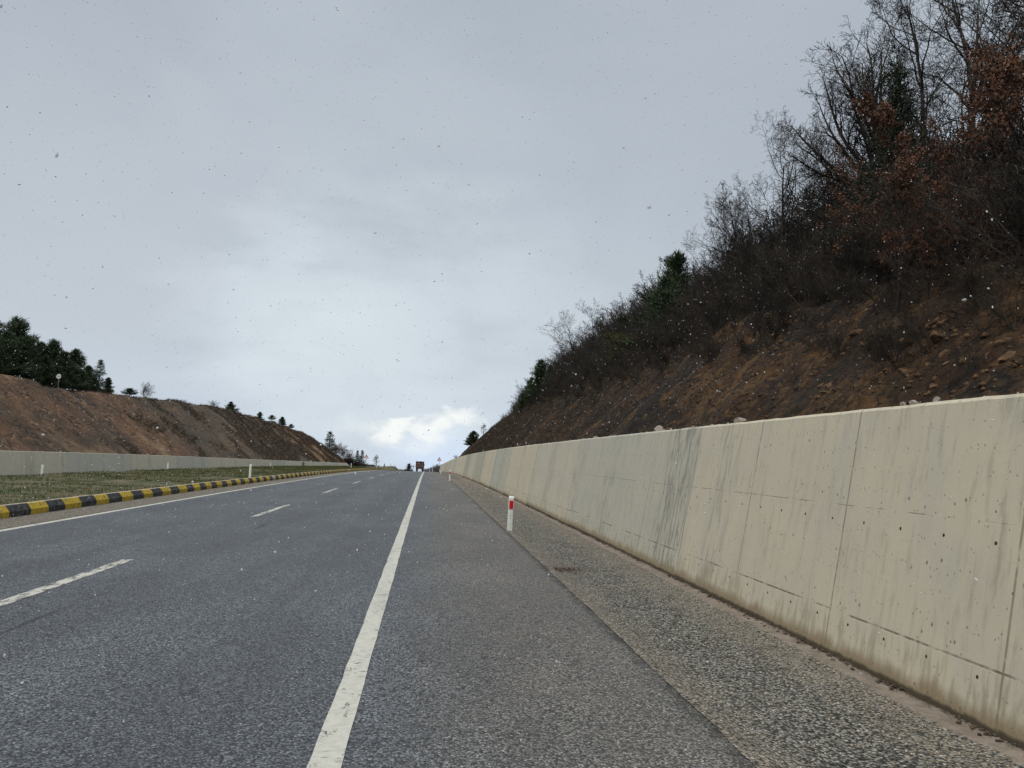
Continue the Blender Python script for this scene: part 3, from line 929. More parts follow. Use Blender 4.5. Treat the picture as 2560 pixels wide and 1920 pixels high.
# object-space z must follow the road: the wall root sits at z 0 and the crest is in the mesh, so seams are given per panel
def wall_flat(name, spans, face_x, batter, foot, H, thick, sgn, m, tones, label, z_of, zref=0.0):
    """like wall(), but each panel is its own object standing at its own ground level"""
    root = empty(name, (face_x, spans[0][0], 0.0), 0, label, 'retaining wall')
    for n, (a, b_) in enumerate(spans):
        zc = float(z_of((a + b_) / 2))
        ys = np.linspace(a + 0.008, b_ - 0.008, 90 if (sgn > 0 and -3 < a < 40) else 9)
        rough = 0.006 if len(ys) > 20 else 0.0
        V, Fc = [], []
        off = 0.008 * math.sin(n * 2.1)
        for yv_ in ys:
            Hh = H(yv_) if callable(H) else H
            dz = float(z_of(yv_)) - zc
            zs = [foot, 0.0, 0.5 * Hh, Hh - 0.025, Hh, Hh, foot]
            xs = [off + batter * min(0, zs[0]), off, off + batter * zs[2], off + batter * zs[3], off + batter * Hh + 0.02, batter * Hh + thick, batter * Hh + thick]
            j_ = rough * float(fbm(yv_ * 6, 2, seed=6)) - rough * 3 * max(0, float(fbm(yv_ * 2.2, 7, seed=16)) - .45)
            xs[3] -= j_ * .6
            zs[3] += j_ * .5
            zs[4] += j_ * .8
            V += [(sgn * x, yv_, q + dz + zref) for x, q in zip(xs, zs)]
        for k in range(len(ys) - 1):
            for q in range(7):
                a0, a1 = k * 7 + q, k * 7 + (q + 1) % 7
                f_ = (a0, a1, a1 + 7, a0 + 7)
                Fc.append(f_[::-1] if sgn > 0 else f_)
        last = (len(ys) - 1) * 7
        c0, c1 = tuple(range(7)), tuple(range(last, last + 7))
        Fc += [c0, c1[::-1]] if sgn > 0 else [c0[::-1], c1]
        o_ = mesh_np('wall_panel', V, Fc, m, parent=root)
        # y stays in metres along the road for the seam pattern
        o_.location = (0, -spans[0][0], zc - zref)
        q_ = 1.0 if sgn > 0 else 1.25
        o_.color = (*[q_ * c_ for c_ in tones[n % len(tones)]], 1)
    return root


wr = wall_flat('retaining_wall', spans_r, 3.375, 0.178, -0.3, hr, 0.30, 1, M['wall'], TONES,
               'long pale concrete retaining wall beside the gravel verge on the right', base)
spans_l = [(10 + 13.5 * i, 10 + 13.5 * (i + 1)) for i in range(21)]
TONES_L = [(1.0, .99, .95), (.98, .98, .95), (1.0, .98, .92), (.99, .97, .92), (.86, .90, .90), (.97, .96, .92), (.88, .9, .9), (1.0, .97, .9), (1.0, .98, .93), (.96, .94, .9), (.84, .88, .88)]
hl = lambda Y: 1.64 - 1.55 * float(sstep(278, 293.5, Y) > 0) * min(1, max(0, (Y - 278) / 15.5))
wl = wall_flat('retaining_wall', spans_l, -28.0, 0.13, -0.3, hl, 0.3, -1, M['wall_far'], TONES_L,
               'low concrete retaining wall under the brown bank beyond the grassy median', lambda Y: base(Y) + lift(Y) - 0.60)

# ------------------------------------------------------------------ delineator posts, signs
def post_mesh(front=True):
    r = empty('delineator_post', (0, 0, 0))
    mb = MB()
    mb.prism([(-0.055, -0.022), (-0.035, -0.035), (0.035, -0.035), (0.055, -0.022), (0.055, 0.018), (0.035, 0.03), (-0.035, 0.03), (-0.055, 0.018)], -0.12, 0.70)
    # slanted cap
    mb.add([(-0.055, -0.022, .70), (-0.035, -0.035, .70), (0.035, -0.035, .70), (0.055, -0.022, .70), (0.055, 0.018, .735), (0.035, 0.03, .74), (-0.035, 0.03, .74), (-0.055, 0.018, .735)],
           [(0, 1, 2, 3, 4, 5, 6, 7), (0, 7, 6, 5, 4, 3, 2, 1)])
    mb.build('post_body', M['post'], r)
    if front:
        rf = MB()
        rf.box(-0.050, 0.050, -0.041, -0.036, 0.465, 0.655)
        rim = rf.build('reflector_frame', M['redrim'], r)
        rr = MB()
        rr.box(-0.040, 0.040, -0.046, -0.0415, 0.475, 0.645)
        rr.build('reflector', M['red'], rim)
        for k, zz in enumerate((0.33, 0.38, 0.275)):
            hh = MB()
            hh.cyl((0, -0.0385, zz), 0.009, 0.003, 'y', 10)
            hh.build('bolt_hole', M['hole'], r)
    return r


def gz_right(x, y): return float(base(y)) - 0.02


p0 = post_mesh()
P_RIGHT = [(1.79, 16.35, 1.5, 'white marker post with red reflector, nearest one at the gravel edge'),
           (1.60, 53.8, 1.0, 'white marker post with red reflector, second one before the warning sign'),
           (1.66, 92.0, 0.5, 'small white red-topped marker post just left of the wall end'),
           (1.02, 140.0, 0.0, 'tiny white marker post just left of the right warning sign'),
           (0.55, 160.0, 0.0, 'farthest tiny white marker post on the right at the road crest')]
for i, (x, y, tilt, lab) in enumerate(P_RIGHT):
    o = p0 if i == 0 else copy_tree(p0, (0, 0, 0), 0)
    o.location = (x, y, gz_right(x, y))
    o.rotation_euler = (0, math.radians(tilt), math.radians(2))
    tag(o, lab, 'marker post', 'red and white marker posts along the right shoulder')
p1 = post_mesh(False)
P_MED = [(at(625, 1190, 38.2), 38.2, 'white marker post standing on the grass behind the striped kerb'),
         (at(877.5, 1172, 110), 110, 'white marker post behind the kerb where the far wall ends'),
         (at(941, 1170, 165), 165, 'tiny white marker post in front of the bare pine at the crest')]
for i, (p, y, lab) in enumerate(P_MED):
    o = p1 if i == 0 else copy_tree(p1, (0, 0, 0), 0)
    x = float(p[0])
    o.location = (x, y, float(median_z(x, y)) - 0.1)
    o.scale = (1, 1, 1.04)
    tag(o, lab, 'marker post', 'marker posts along the median')
for (pxx, lab) in ((107, 'white marker post half hidden behind the median grass, leftmost'), (420, 'small white marker post poking over the middle of the median grass'),
                   (676, 'tiny white marker post over the grass, just right of the larger kerb post')):
    d = ray(pxx, 1165)
    t = -16.6 / d[0]
    y = d[1] * t
    o = copy_tree(p1, (-16.6, y, float(base(y) + lift(y)) + 0.12 - 0.28), math.pi)
    o.scale = (1, 1, 1.1)
    tag(o, lab, 'marker post', 'marker posts along the far side of the median')


def tri_ring(s, r=0.06):
    """rounded triangle, side s, in x,z"""
    h = s * math.sqrt(3) / 2
    cs = [(-s / 2, 0), (s / 2, 0), (0, h)]
    out = []
    for k, (cx, cz) in enumerate(cs):
        gx, gz = 0, h / 3
        dx, dz = gx - cx, gz - cz
        L = math.hypot(dx, dz)
        px_, pz_ = cx + dx / L * 2 * r, cz + dz / L * 2 * r
        a0 = [math.radians(210), math.radians(330), math.radians(90)][k]
        for j in range(-3, 4):
            a = a0 + math.radians(60) * j / 3
            out.append((px_ + r * math.cos(a), pz_ + r * math.sin(a)))
    return out


def warn_sign(loc, label, rz=0.0, s=0.92, hpole=1.95):
    r = empty('warning_sign', loc, rz, label, 'road sign', 'triangular bend warning signs')
    mb = MB()
    mb.cyl((0, 0.035, -0.3), 0.032, 0.3 + hpole + s * 0.6, 'z', 12)
    mb.build('pole', M['darksteel'], r)
    pl = MB()
    pl.extr_y([(x, z + hpole) for x, z in tri_ring(s)], -0.010, 0.0)
    plate = pl.build('sign_plate', M['signred'], r)
    wf = MB()
    s2 = s * 0.70
    wf.extr_y([(x, z + hpole + (s - s2) * math.sqrt(3) / 6) for x, z in tri_ring(s2, 0.03)], -0.015, -0.011)
    wf.build('sign_face', M['white'], plate)
    ar = MB()
    # bend-right arrow
    cz = hpole + 0.12
    pts = [(-0.11, 0.03), (-0.09, 0.16), (-0.02, 0.27), (0.05, 0.31)]
    for k in range(len(pts) - 1):
        (xa, za), (xb, zb) = pts[k], pts[k + 1]
        nx, nz = -(zb - za), xb - xa
        L = math.hypot(nx, nz)
        nx, nz = nx / L * 0.035, nz / L * 0.035
        ar.extr_y([(xa - nx, za - nz + cz), (xb - nx, zb - nz + cz), (xb + nx, zb + nz + cz), (xa + nx, za + nz + cz)], -0.0200 - 0.001 * k, -0.0160)
    ar.extr_y([(0.03, 0.36 + cz), (0.025, 0.22 + cz), (0.14, 0.34 + cz)], -0.0240, -0.0160)
    ar.build('arrow', M['signblack'], plate)
    return r


warn_sign((2.18, 141, float(base(141))), 'triangular bend warning sign on a dark pole before the right wall end', math.radians(-2), 0.86, 2.0)
pL = at(915, 1160, 141)
warn_sign((float(pL[0]), 141, float(median_z(pL[0], 141))), 'triangular bend warning sign in the median in front of dark firs', math.radians(3), 0.90, 1.75)


def disc_sign():
    ys_ = hit_l(147, 975)[1] + 0.8
    p = at(147, 941, ys_)
    gzv = float(hill_l(p[0], ys_))
    r = empty('speed_limit_sign', (float(p[0]), ys_, gzv), math.radians(-12), 'round white speed limit sign reading 30 on top of the left bank before pines', 'road sign')
    hc = float(p[2]) - gzv
    mb = MB()
    mb.cyl((0, 0.03, -0.4), 0.03, hc + 0.4, 'z', 12)
    mb.build('pole', M['steel'], r)
    pl = MB()
    pl.cyl((0, -0.01, hc), 0.27, 0.02, 'y', 32)
    plate = pl.build('sign_plate', simple('faded_rim', (0.40, 0.30, 0.29), 0.5, 0.1), r)
    fc = MB()
    fc.cyl((0, -0.014, hc), 0.235, 0.003, 'y', 32)
    fc.build('sign_face', M['white'], plate)
    cu = bpy.data.curves.new('digits', 'FONT')
    cu.body = '30'
    cu.size = 0.32
    cu.align_x = 'CENTER'
    cu.align_y = 'CENTER'
    cu.extrude = 0.002
    cu.offset = 0.008
    cu.materials.append(simple('faded_digits', (0.16, 0.16, 0.17), 0.6, 0.1))
    tmp_o = bpy.data.objects.new('digits_curve', cu)
    COL.objects.link(tmp_o)
    bpy.context.view_layer.update()
    dme = bpy.data.meshes.new_from_object(tmp_o.evaluated_get(bpy.context.evaluated_depsgraph_get()))
    bpy.data.objects.remove(tmp_o)
    to = bpy.data.objects.new('digits', dme)
    COL.objects.link(to)
    to.parent = plate
    to.location = (0, -0.019, hc)
    to.rotation_euler = (math.pi / 2, 0, 0)


disc_sign()

# back of a sign for the other carriageway
d = ray(758, 1156)
t_ = -17.2 / d[0]
ysb = float(d[1] * t_)
zsb = float(base(ysb) + lift(ysb)) - 0.45
r = empty('grey_sign', (-17.2, ysb, zsb), 0, 'small grey back of a sign standing against the low far wall', 'road sign')
mb = MB(); mb.cyl((0, 0, -0.2), 0.03, 1.35, 'z', 10); mb.build('pole', M['darksteel'], r)
mb = MB(); mb.extr_y([(-.19, .75), (.19, .75), (.19, 1.22), (.12, 1.22), (.1, 1.36), (-.1, 1.36), (-.12, 1.22), (-.19, 1.22)], 0.032, 0.05)
mb.build('sign_plate', M['signgrey'], r)
for zz in (.85, 1.15):
    mb = MB(); mb.box(-.15, .15, -.035, -.031 + 0.06, zz, zz + .04); mb.build('bracket', M['steel'], r)

# ------------------------------------------------------------------ truck on the crest
def truck():
    Y = 246.0
    r = empty('lorry', (-2.22, Y, float(base(Y))), 0, 'brown high-sided lorry seen from behind on the road crest', 'lorry')
    mb = MB()   # chassis
    for sx_ in (-.42, .42): mb.box(sx_ - .06, sx_ + .06, 0.1, 8.2, 0.78, 1.0)
    for yy_ in (.3, 2, 4, 6, 8): mb.box(-.36, .36, yy_, yy_ + .12, .80, .95)
    mb.build('chassis', M['darksteel'], r)
    body = MB()
    body.box(-1.25, 1.25, 0.02, 6.1, 1.02, 1.16)                       # bed
    for sx_ in (-1, 1):
        body.box(min(sx_ * 1.25, sx_ * 1.20), max(sx_ * 1.25, sx_ * 1.20), 0.06, 6.1, 1.162, 2.95)
        for k in range(9):
            y0_ = .1 + k * .72
            body.box(min(sx_ * 1.252, sx_ * 1.31), max(sx_ * 1.252, sx_ * 1.31), y0_, y0_ + .09, 1.05, 2.97)
    body.box(-1.2, 1.2, 6.04, 6.1, 1.163, 3.0)
    bo = body.build('cargo_body', M['rustmetal'], r)
    tg = MB()
    tg.box(-1.17, 1.17, -0.01, 0.04, 1.20, 2.05)
    tg.box(-1.19, 1.19, -0.012, 0.042, 2.10, 2.80)
    for xx in (-1.15, -.4, .35, 1.05): tg.box(xx, xx + .1, -0.05, -0.014, 1.18, 2.85)
    for zz in (1.18, 2.02, 2.78): tg.box(-1.19, 1.19, -0.07, -0.052, zz, zz + .07)
    tb = tg.build('tailgate', M['loadwood'], r)
    for xx in (-.85, .0, .78):
        pn = MB(); pn.box(xx - .16, xx + .16, -0.078, -0.072, 1.55, 1.82); pn.build('reflector_plate', M['signgrey'], tb)
    fr = MB()
    for sx_ in (-1, 1):
        fr.box(min(sx_ * 1.20, sx_ * 1.32), max(sx_ * 1.20, sx_ * 1.32), -0.10, 0.0, .95, 3.02)
    fr.box(-1.32, 1.32, -0.12, -0.10, 2.92, 3.04)
    fr.build('rear_frame', M['tarp'], r)
    tp = MB()
    for k in range(8):
        a, b_ = -1.3 + k * .325, -1.3 + (k + 1) * .325
        ha, hb = 3.10 + .10 * math.sin(k * 1.7), 3.10 + .10 * math.sin((k + 1) * 1.7)
        if k == 0: ha = 3.06
        if k == 7: hb = 3.20
        tp.extr_y([(a, 3.045), (b_, 3.045), (b_, hb), (a, ha)], -0.05, 6.15)
    tp.build('tarpaulin', M['tarp'], r)
    bp = MB()
    bp.box(-1.2, 1.2, -0.05, 0.07, .55, .70)
    for xx in (-.5, .5): bp.box(xx - .04, xx + .04, -0.02, 0.2, .702, 1.0)
    bpo = bp.build('rear_bumper', M['darksteel'], r)
    for sx_ in (-1, 1):
        lm = MB(); lm.box(sx_ * .95 - .17, sx_ * .95 + .17, -0.08, -0.053, .56, .69); lm.build('tail_light', M['lamp'], bpo)
    npm = MB(); npm.box(-.26, .26, -.07, -.053, .57, .68); npm.build('number_plate', M['white'], bpo)
    for (yy_, dual) in ((1.3, 1), (2.65, 1), (7.3, 0)):
        for sx_ in (-1, 1):
            xs = (0.62, 1.22) if dual else (0.9, 1.2)
            wm = MB()
            a, b_ = sorted((sx_ * xs[0], sx_ * xs[1]))
            wm.cyl((a, yy_, .5), .5, b_ - a, 'x', 24)
            wo_ = wm.build('wheel', M['tyre'], r)
            rm = MB(); q = sx_ * (xs[1] + .003); rm.cyl((min(q, q + sx_ * .02), yy_, .5), .28, .02, 'x', 16); rm.build('rim', M['steel'], wo_)
    for sx_ in (-1, 1):
        fl = MB(); a, b_ = sorted((sx_ * .62, sx_ * 1.22)); fl.box(a, b_, .60, .62, .28, .98); fl.build('mudflap', M['tyre'], r)
    cb = MB()
    cb.add([(-1.2, 6.4, .75), (1.2, 6.4, .75), (1.2, 8.4, .75), (-1.2, 8.4, .75), (-1.2, 6.4, 2.75), (1.2, 6.4, 2.75), (1.15, 8.0, 2.75), (-1.15, 8.0, 2.75), (-1.2, 8.4, 1.7), (1.2, 8.4, 1.7)],
           [(0, 3, 2, 1), (0, 1, 5, 4), (4, 5, 6, 7), (7, 6, 9, 8), (8, 9, 2, 3), (1, 2, 9, 6, 5), (0, 4, 7, 8, 3)])
    co_ = cb.build('cab', M['cabpaint'], r)
    gl = MB(); gl.box(-.7, .7, 6.385, 6.395, 1.9, 2.5); gl.build('rear_window', M['signblack'], co_)
    for sx_ in (-1, 1):
        mi_ = MB(); a, b_ = sorted((sx_ * 1.26, sx_ * 1.46)); mi_.box(a, b_, 8.1, 8.18, 1.75, 2.2); mi_.build('wing_mirror', M['signblack'], co_)


truck()

# ------------------------------------------------------------------ trees
def basis(d):
    d = d / np.linalg.norm(d)
    a = np.array([0, 0, 1.0]) if abs(d[2]) < 0.9 else np.array([1.0, 0, 0])
    u = np.cross(a, d)
    u /= np.linalg.norm(u)
    return u, np.cross(d, u)


def tubes(lines, sides=3):
    """lines: list of (pts(n,3), radii(n)) -> verts, quads"""
    V, Fq = [], []
    off = 0
    ang = np.arange(sides) * 2 * math.pi / sides
    ca, sa = np.cos(ang), np.sin(ang)
    for pts, rad in lines:
        n = len(pts)
        u, v = basis(pts[-1] - pts[0])
        ring = pts[:, None, :] + rad[:, None, None] * (ca[None, :, None] * u + sa[None, :, None] * v)
        V.append(ring.reshape(-1, 3))
        i = off + np.arange(n - 1)[:, None] * sides + np.arange(sides)[None, :]
        j = off + np.arange(n - 1)[:, None] * sides + (np.arange(sides)[None, :] + 1) % sides
        Fq.append(np.stack([i, j, j + sides, i + sides], -1).reshape(-1, 4))
        off += n * sides
    return np.concatenate(V), np.concatenate(Fq)


def grow(rng, p, d, L, r, lvl, spec, out):
    n = spec['seg'][lvl]
    pts, rad = [p], [r]
    q, dd = p.copy(), d.copy()
    for i in range(n):
        dd = dd + rng.normal(0, spec['wob'][lvl], 3) + np.array([0, 0, spec['up'][lvl]])
        dd /= np.linalg.norm(dd)
        q = q + dd * (L / n)
        pts.append(q.copy())
        rad.append(max(spec['rmin'], r * (1 - (i + 1) / n * spec['taper'][lvl])))
    pts, rad = np.array(pts), np.array(rad)
    out.append((lvl, pts, rad))
    if lvl + 1 >= len(spec['seg']): return
    nc = spec['kids'][lvl]
    nc = max(1, int(round(nc * rng.uniform(0.8, 1.2))))
    for c in range(nc):
        t = spec['from'][lvl] + (1 - spec['from'][lvl]) * ((c + rng.uniform(0, 1)) / nc)
        fi = min(n - 1e-6, t * n)
        k = int(fi)
        pp = pts[k] + (pts[k + 1] - pts[k]) * (fi - k)
        ax = pts[k + 1] - pts[k]
        u, v = basis(ax)
        az = rng.uniform(0, 2 * math.pi)
        an = math.radians(spec['ang'][lvl] * rng.uniform(0.7, 1.3))
        nd = ax / np.linalg.norm(ax) * math.cos(an) + (u * math.cos(az) + v * math.sin(az)) * math.sin(an)
        if 'bias' in spec: nd = nd + np.array(spec['bias']) * 0.35
        nd /= np.linalg.norm(nd)
        rr = max(spec['rmin'], (rad[k]) * spec['rk'][lvl] * rng.uniform(0.8, 1.1))
        grow(rng, pp, nd, L * spec['lk'][lvl] * (1.15 - 0.55 * t) * rng.uniform(0.75, 1.2), rr, lvl + 1, spec, out)


OAK = dict(seg=[7, 7, 6, 4, 3], wob=[.08, .15, .22, .28, .30], up=[.06, .07, .05, .03, .02], taper=[.8, .8, .8, .7, .5], kids=[10, 7, 6, 5],
           ang=[42, 40, 42, 45], rk=[.55, .55, .6, .7], lk=[.62, .50, .48, .5], rmin=.0055)
OAK['from'] = [.22, .2, .15, .15]
SLIM = dict(OAK, kids=[12, 6, 5, 5], lk=[.40, .45, .5, .5], ang=[35, 38, 42, 45], up=[.03, .1, .06, .03, .02], rmin=.0055)
SLIM['from'] = [.28, .2, .15, .15]


def bare_tree_meshes(seed, H, r0, spec, split=2):
    rng = np.random.default_rng(seed)
    out = []
    grow(rng, np.array([0, 0, -0.3]), np.array([0.02, 0, 1.0]), H, r0, 0, spec, out)
    lo = [(p, r) for l, p, r in out if l < split]
    hi = [(p, r) for l, p, r in out if l >= split]
    v, f = tubes(lo, 6)
    a = mesh_np('trunk', v, f, M['bark'], link=False, smooth=True)
    v, f = tubes(hi, 3)
    b_ = mesh_np('crown', v, f, M['twig'], link=False, smooth=True)
    return a, b_, out


def shrub_lines(seed, H, stems, lvls, rmin, spread=28):
    rng = np.random.default_rng(seed)
    spec = dict(seg=[5, 3, 2, 2][:lvls], wob=[.12, .16, .2, .2], up=[.05, .06, .04, .02], taper=[.8, .7, .6, .4], kids=[7, 5, 4], ang=[32, 36, 40], rk=[.55, .6, .7], lk=[.5, .5, .5], rmin=rmin)
    spec['from'] = [.2, .15, .15]
    out = []
    for s in range(stems):
        az = rng.uniform(0, 6.28)
        an = math.radians(rng.uniform(3, spread))
        d_ = np.array([math.cos(az) * math.sin(an), math.sin(az) * math.sin(an), math.cos(an)])
        grow(rng, np.array([rng.normal(0, .12), rng.normal(0, .12), -0.15]), d_, H * rng.uniform(.6, 1.0), 0.02 * H / 2.5, 0, spec, out)
    return out


def tri_cloud(C, size, n_each, rng, aspect=0.3, spread=1.0, droop=0.0, dirs=None):
    """little leaf triangles round centres C (m,3)"""
    m = len(C)
    c = np.repeat(C, n_each, 0)
    if dirs is not None: dd = np.repeat(dirs, n_each, 0)
    k = len(c)
    d_ = rng.normal(0, 1, (k, 3))
    d_ /= np.linalg.norm(d_, axis=1)[:, None]
    if dirs is not None:
        d_ = d_ * 0.75 + dd
        d_ /= np.linalg.norm(d_, axis=1)[:, None]
    d_[:, 2] -= droop
    s = rng.normal(0, 1, (k, 3))
    s = np.cross(d_, s)
    s /= np.linalg.norm(s, axis=1)[:, None]
    L = size * rng.uniform(0.6, 1.25, k)[:, None]
    c = c + rng.normal(0, 1, (k, 3)) * spread * size * 0.35
    W = L * aspect
    A, B, Cc = c - s * W * 0.5, c + s * W * 0.5, c + d_ * L
    v = np.stack([A, B, Cc], 1).reshape(-1, 3)
    f = np.arange(3 * k).reshape(-1, 3)
    return v, f


def leaf_quads(C, size, rng):
    k = len(C)
    a = rng.normal(0, 1, (k, 3))
    a /= np.linalg.norm(a, axis=1)[:, None]
    b_ = np.cross(a, rng.normal(0, 1, (k, 3)))
    b_ /= np.linalg.norm(b_, axis=1)[:, None]
    s = size * rng.uniform(.6, 1.3, k)[:, None]
    v = np.stack([C - a * s, C + b_ * s * .45, C + a * s, C - b_ * s * .45], 1).reshape(-1, 3)
    return v, np.arange(4 * k).reshape(-1, 4)


def conifer_meshes(seed, H, R, needle, whorl, droop, first, m, power=0.9, tuft=5, wob=0.25, size_at_top=0.15, gap=0.0):
    rng = np.random.default_rng(seed)
    tr = [(np.array([(0.03 * H * 0.1 * math.sin(z * 1.3), 0.02 * math.cos(z), z) for z in np.linspace(-.4, H, 9)]), np.linspace(0.03 * H / 2 + .03, .012, 9))]
    br, C, D = [], [], []
    z = first
    while z < H - 0.12:
        t = (z - first) / (H - first)
        rmax = R * ((1 - t) ** power + size_at_top * (1 - t) * 0.5) * rng.uniform(1 - wob, 1 + wob * 0.6)
        nb = int(rng.integers(4, 7))
        for k in range(nb):
            if rng.random() < gap: continue
            az = rng.uniform(0, 6.283)
            L = max(0.15, rmax * rng.uniform(0.65, 1.1))
            el = math.radians(rng.uniform(5, 30)) + (t * 0.5) - droop
            ns = 4
            p = np.array([0, 0, z + rng.uniform(-.08, .08)])
            pts = [p]
            dd = np.array([math.cos(az) * math.cos(el), math.sin(az) * math.cos(el), math.sin(el)])
            for j in range(ns):
                dd = dd + np.array([0, 0, 0.10 if droop < .2 else .06]) + rng.normal(0, .07, 3)
                dd /= np.linalg.norm(dd)
                p = p + dd * L / ns
                pts.append(p)
            pts = np.array(pts)
            br.append((pts, np.linspace(max(.008, .02 * L / 1.5), .005, ns + 1)))
            nt = max(3, int(L / 0.13))
            for j in range(nt):
                s = 0.22 + 0.78 * (j + rng.random()) / nt
                fi = min(ns - 1e-6, s * ns)
                q = int(fi)
                side = rng.normal(0, .10 + .16 * L * (1 - s) , 3) * np.array([1, 1, .35])
                C.append(pts[q] + (pts[q + 1] - pts[q]) * (fi - q) + side)
                D.append(pts[q + 1] - pts[q])
        z += whorl * rng.uniform(.75, 1.25)
    C.append(np.array([0, 0, H - .05])); D.append(np.array([0, 0, 1.0]))
    C, D = np.array(C), np.array(D)
    D = D / np.linalg.norm(D, axis=1)[:, None]
    v, f = tubes(tr + br, 4)
    a = mesh_np('trunk', v, f, M['bark'], link=False)
    v, f = tri_cloud(C, needle, tuft, rng, 0.22, 1.0, 0, D)
    b_ = mesh_np('crown', v, f, m, link=False)
    return a, b_


def make_tree(name, parts, X, Y, z, scale, rz, label, cat, group, sxy=None):
    r = empty(name, (X, Y, z), rz, label, cat, group)
    s = sxy or scale
    r.scale = (s, s, scale)
    for nm, me in parts:
        child(nm, me, r)
    return r


# skyline of the wooded hillside in the photograph (column, row)
SKY = np.array([(1150, 1150), (1280, 1030), (1310, 960), (1352, 905), (1400, 885), (1440, 830), (1452, 765), (1485, 745), (1540, 722), (1610, 692), (1660, 662), (1690, 640), (1740, 622), (1760, 530),
                (1800, 490), (1860, 455), (1930, 410), (1960, 350), (1985, 250), (2060, 100), (2130, 0), (2300, -80), (2600, -160), (4000, -200)])


def top_for(X, Y, dy=0.0):
    """height that brings a plant at X,Y up to the skyline"""
    g_ = float(hill_r(X, Y))
    best = 0.2
    for h_ in np.arange(0.2, 16, 0.2):
        px_, py_ = to_px((X, Y, g_ + h_))
        if py_ < np.interp(px_, SKY[:, 0], SKY[:, 1]) + dy: break
        best = h_
    return g_, best


rt = random.Random(11)
oaks = [bare_tree_meshes(s, 8.0, .13, OAK) for s in (3, 5)]
slims = [bare_tree_meshes(s, 9.0, .11, SLIM) for s in (12, 15, 19)]
OAKL = dict(OAK, bias=(-0.55, 0.0, 0.1), seg=[5, 9, 7, 5, 3], wob=[.05, .10, .2, .28, .3], up=[.05, .045, .05, .03, .02], taper=[.5, .85, .8, .7, .5],
            ang=[44, 34, 42, 46], kids=[13, 10, 7, 5], rk=[.52, .5, .6, .7], lk=[1.9, .36, .45, .5])
OAKL['from'] = [.30, .18, .15, .15]


def fan_oak():
    """trunk with long limbs that leave it low and sweep out to one side"""
    rng_ = np.random.default_rng(31)
    out = []
    tp_ = np.array([[0, 0, -.4], [.05, 0, 1], [-.05, .03, 2.2], [.05, 0, 3.4], [.15, .05, 4.8], [.1, 0, 6.4], [.2, .05, 8.4]], float)
    out.append((0, tp_, np.array([.17, .15, .135, .115, .08, .05, .015])))
    sp_ = dict(OAK, seg=[1, 8, 6, 5, 3], kids=[1, 13, 6, 4], lk=[1, .34, .48, .5], ang=[40, 38, 44, 46], wob=[0, .10, .20, .26, .3], up=[0, .05, .05, .03, .02], rmin=.0058)
    sp_['from'] = [0, .18, .12, .12]
    for el, L, z0 in ((8, 3.3, 2.7), (20, 3.4, 3.1), (28, 3.7, 2.5), (38, 3.9, 3.4), (46, 4.3, 2.9), (55, 4.5, 3.7), (63, 4.9, 3.1), (70, 4.9, 4.2), (80, 5.2, 3.3), (96, 4.9, 4.4), (112, 4.2, 3.6), (130, 3.5, 3.2), (50, 3.2, 4.8), (35, 2.8, 4.4)):
        az = rng_.uniform(-.6, .6)
        e = math.radians(el)
        d_ = np.array([-math.cos(e) * math.cos(az), math.cos(abs(e)) * math.sin(az), math.sin(e) + .05])
        x0 = float(np.interp(z0, tp_[:, 2], tp_[:, 0]))
        grow(rng_, np.array([x0, 0, z0]), d_ / np.linalg.norm(d_), L, .055 + .006 * L, 1, sp_, out)
    lo = [(p, r) for l, p, r in out if l < 2]
    hi = [(p, r) for l, p, r in out if l >= 2]
    v, f = tubes(lo, 6)
    a = mesh_np('trunk', v, f, M['bark'], link=False, smooth=True)
    v, f = tubes(hi, 3)
    return a, mesh_np('crown', v, f, M['twig'], link=False, smooth=True)


oak_left = fan_oak()


def top_of(ms):
    hs = []
    for me in ms[:2]:
        co_ = np.empty(len(me.vertices) * 3, np.float32)
        me.vertices.foreach_get('co', co_)
        hs.append(np.percentile(co_[2::3], 99.7))
    return float(max(hs))


def put_bare(meshes, pxx, Y, dy, H0, label, group, wide=1.0, seedrot=0.0, name='bare_tree', fixed=None):
    p = at(pxx, 500, Y)
    X = float(p[0])
    for _ in range(3):                       # column at the plant's own height
        g_, h_ = top_for(X, Y, dy)
        if fixed: h_ = fixed
        q = to_px((X, Y, g_ + h_ * .6))
        X += (pxx - q[0]) * Y / F_PX
    s = h_ / top_of(meshes)
    return make_tree(name, [('trunk', meshes[0]), ('crown', meshes[1])], X, Y, g_, s, seedrot, label, 'tree' if h_ > 3.5 else 'shrub', group, sxy=s * wide)


GB = 'bare trees on the wooded right hillside'
# the big leafless oak whose crown fans out over the road side of the wood, and its neighbours
put_bare(oak_left, 2195, 23, 20, 9.5, 'large leafless oak fanning out leftwards against the sky', GB, 1.0, 0.0, name='bare_oak', fixed=9.2)
T_SPEC = [(2225, 26, slims[0], 0, 'tall leafless tree rising straight behind the fanning oak', 1.0, .4, 10.6),
          (2262, 22, slims[1], 0, 'leafless tree right behind the dark conifer top', 1.0, 2.0, 10.5),
          (2330, 25, oaks[0], 0, 'leafless broad tree between the conifer and the rust-leaved trees', 1.0, 1.0, 11.5),
          (2395, 21, slims[2], 0, 'leafless tree with crown over the middle rust leaves', 1.1, 3.1, 11.0),
          (2450, 24, oaks[1], 0, 'leafless tree with thick forked trunk left of the top right corner', 1.0, 4.0, 12),
          (2530, 19, slims[0], 0, 'leafless tree at the right edge of the picture', 1.1, 5.0, 10.5),
          (2075, 27, oaks[1], 0, 'low leafless tree under the fanning oak crown', .9, 0.3, 7.0),
          (2600, 23, slims[1], 0, 'leafless tree half cut by the right picture edge', 1.1, 1.3, 11.5)]
for (pxx, Y, ms, dy, lab, wd, rz, fx) in T_SPEC:
    put_bare(ms, pxx, Y, dy, 9.2, lab, GB, wd, rz, fixed=fx)
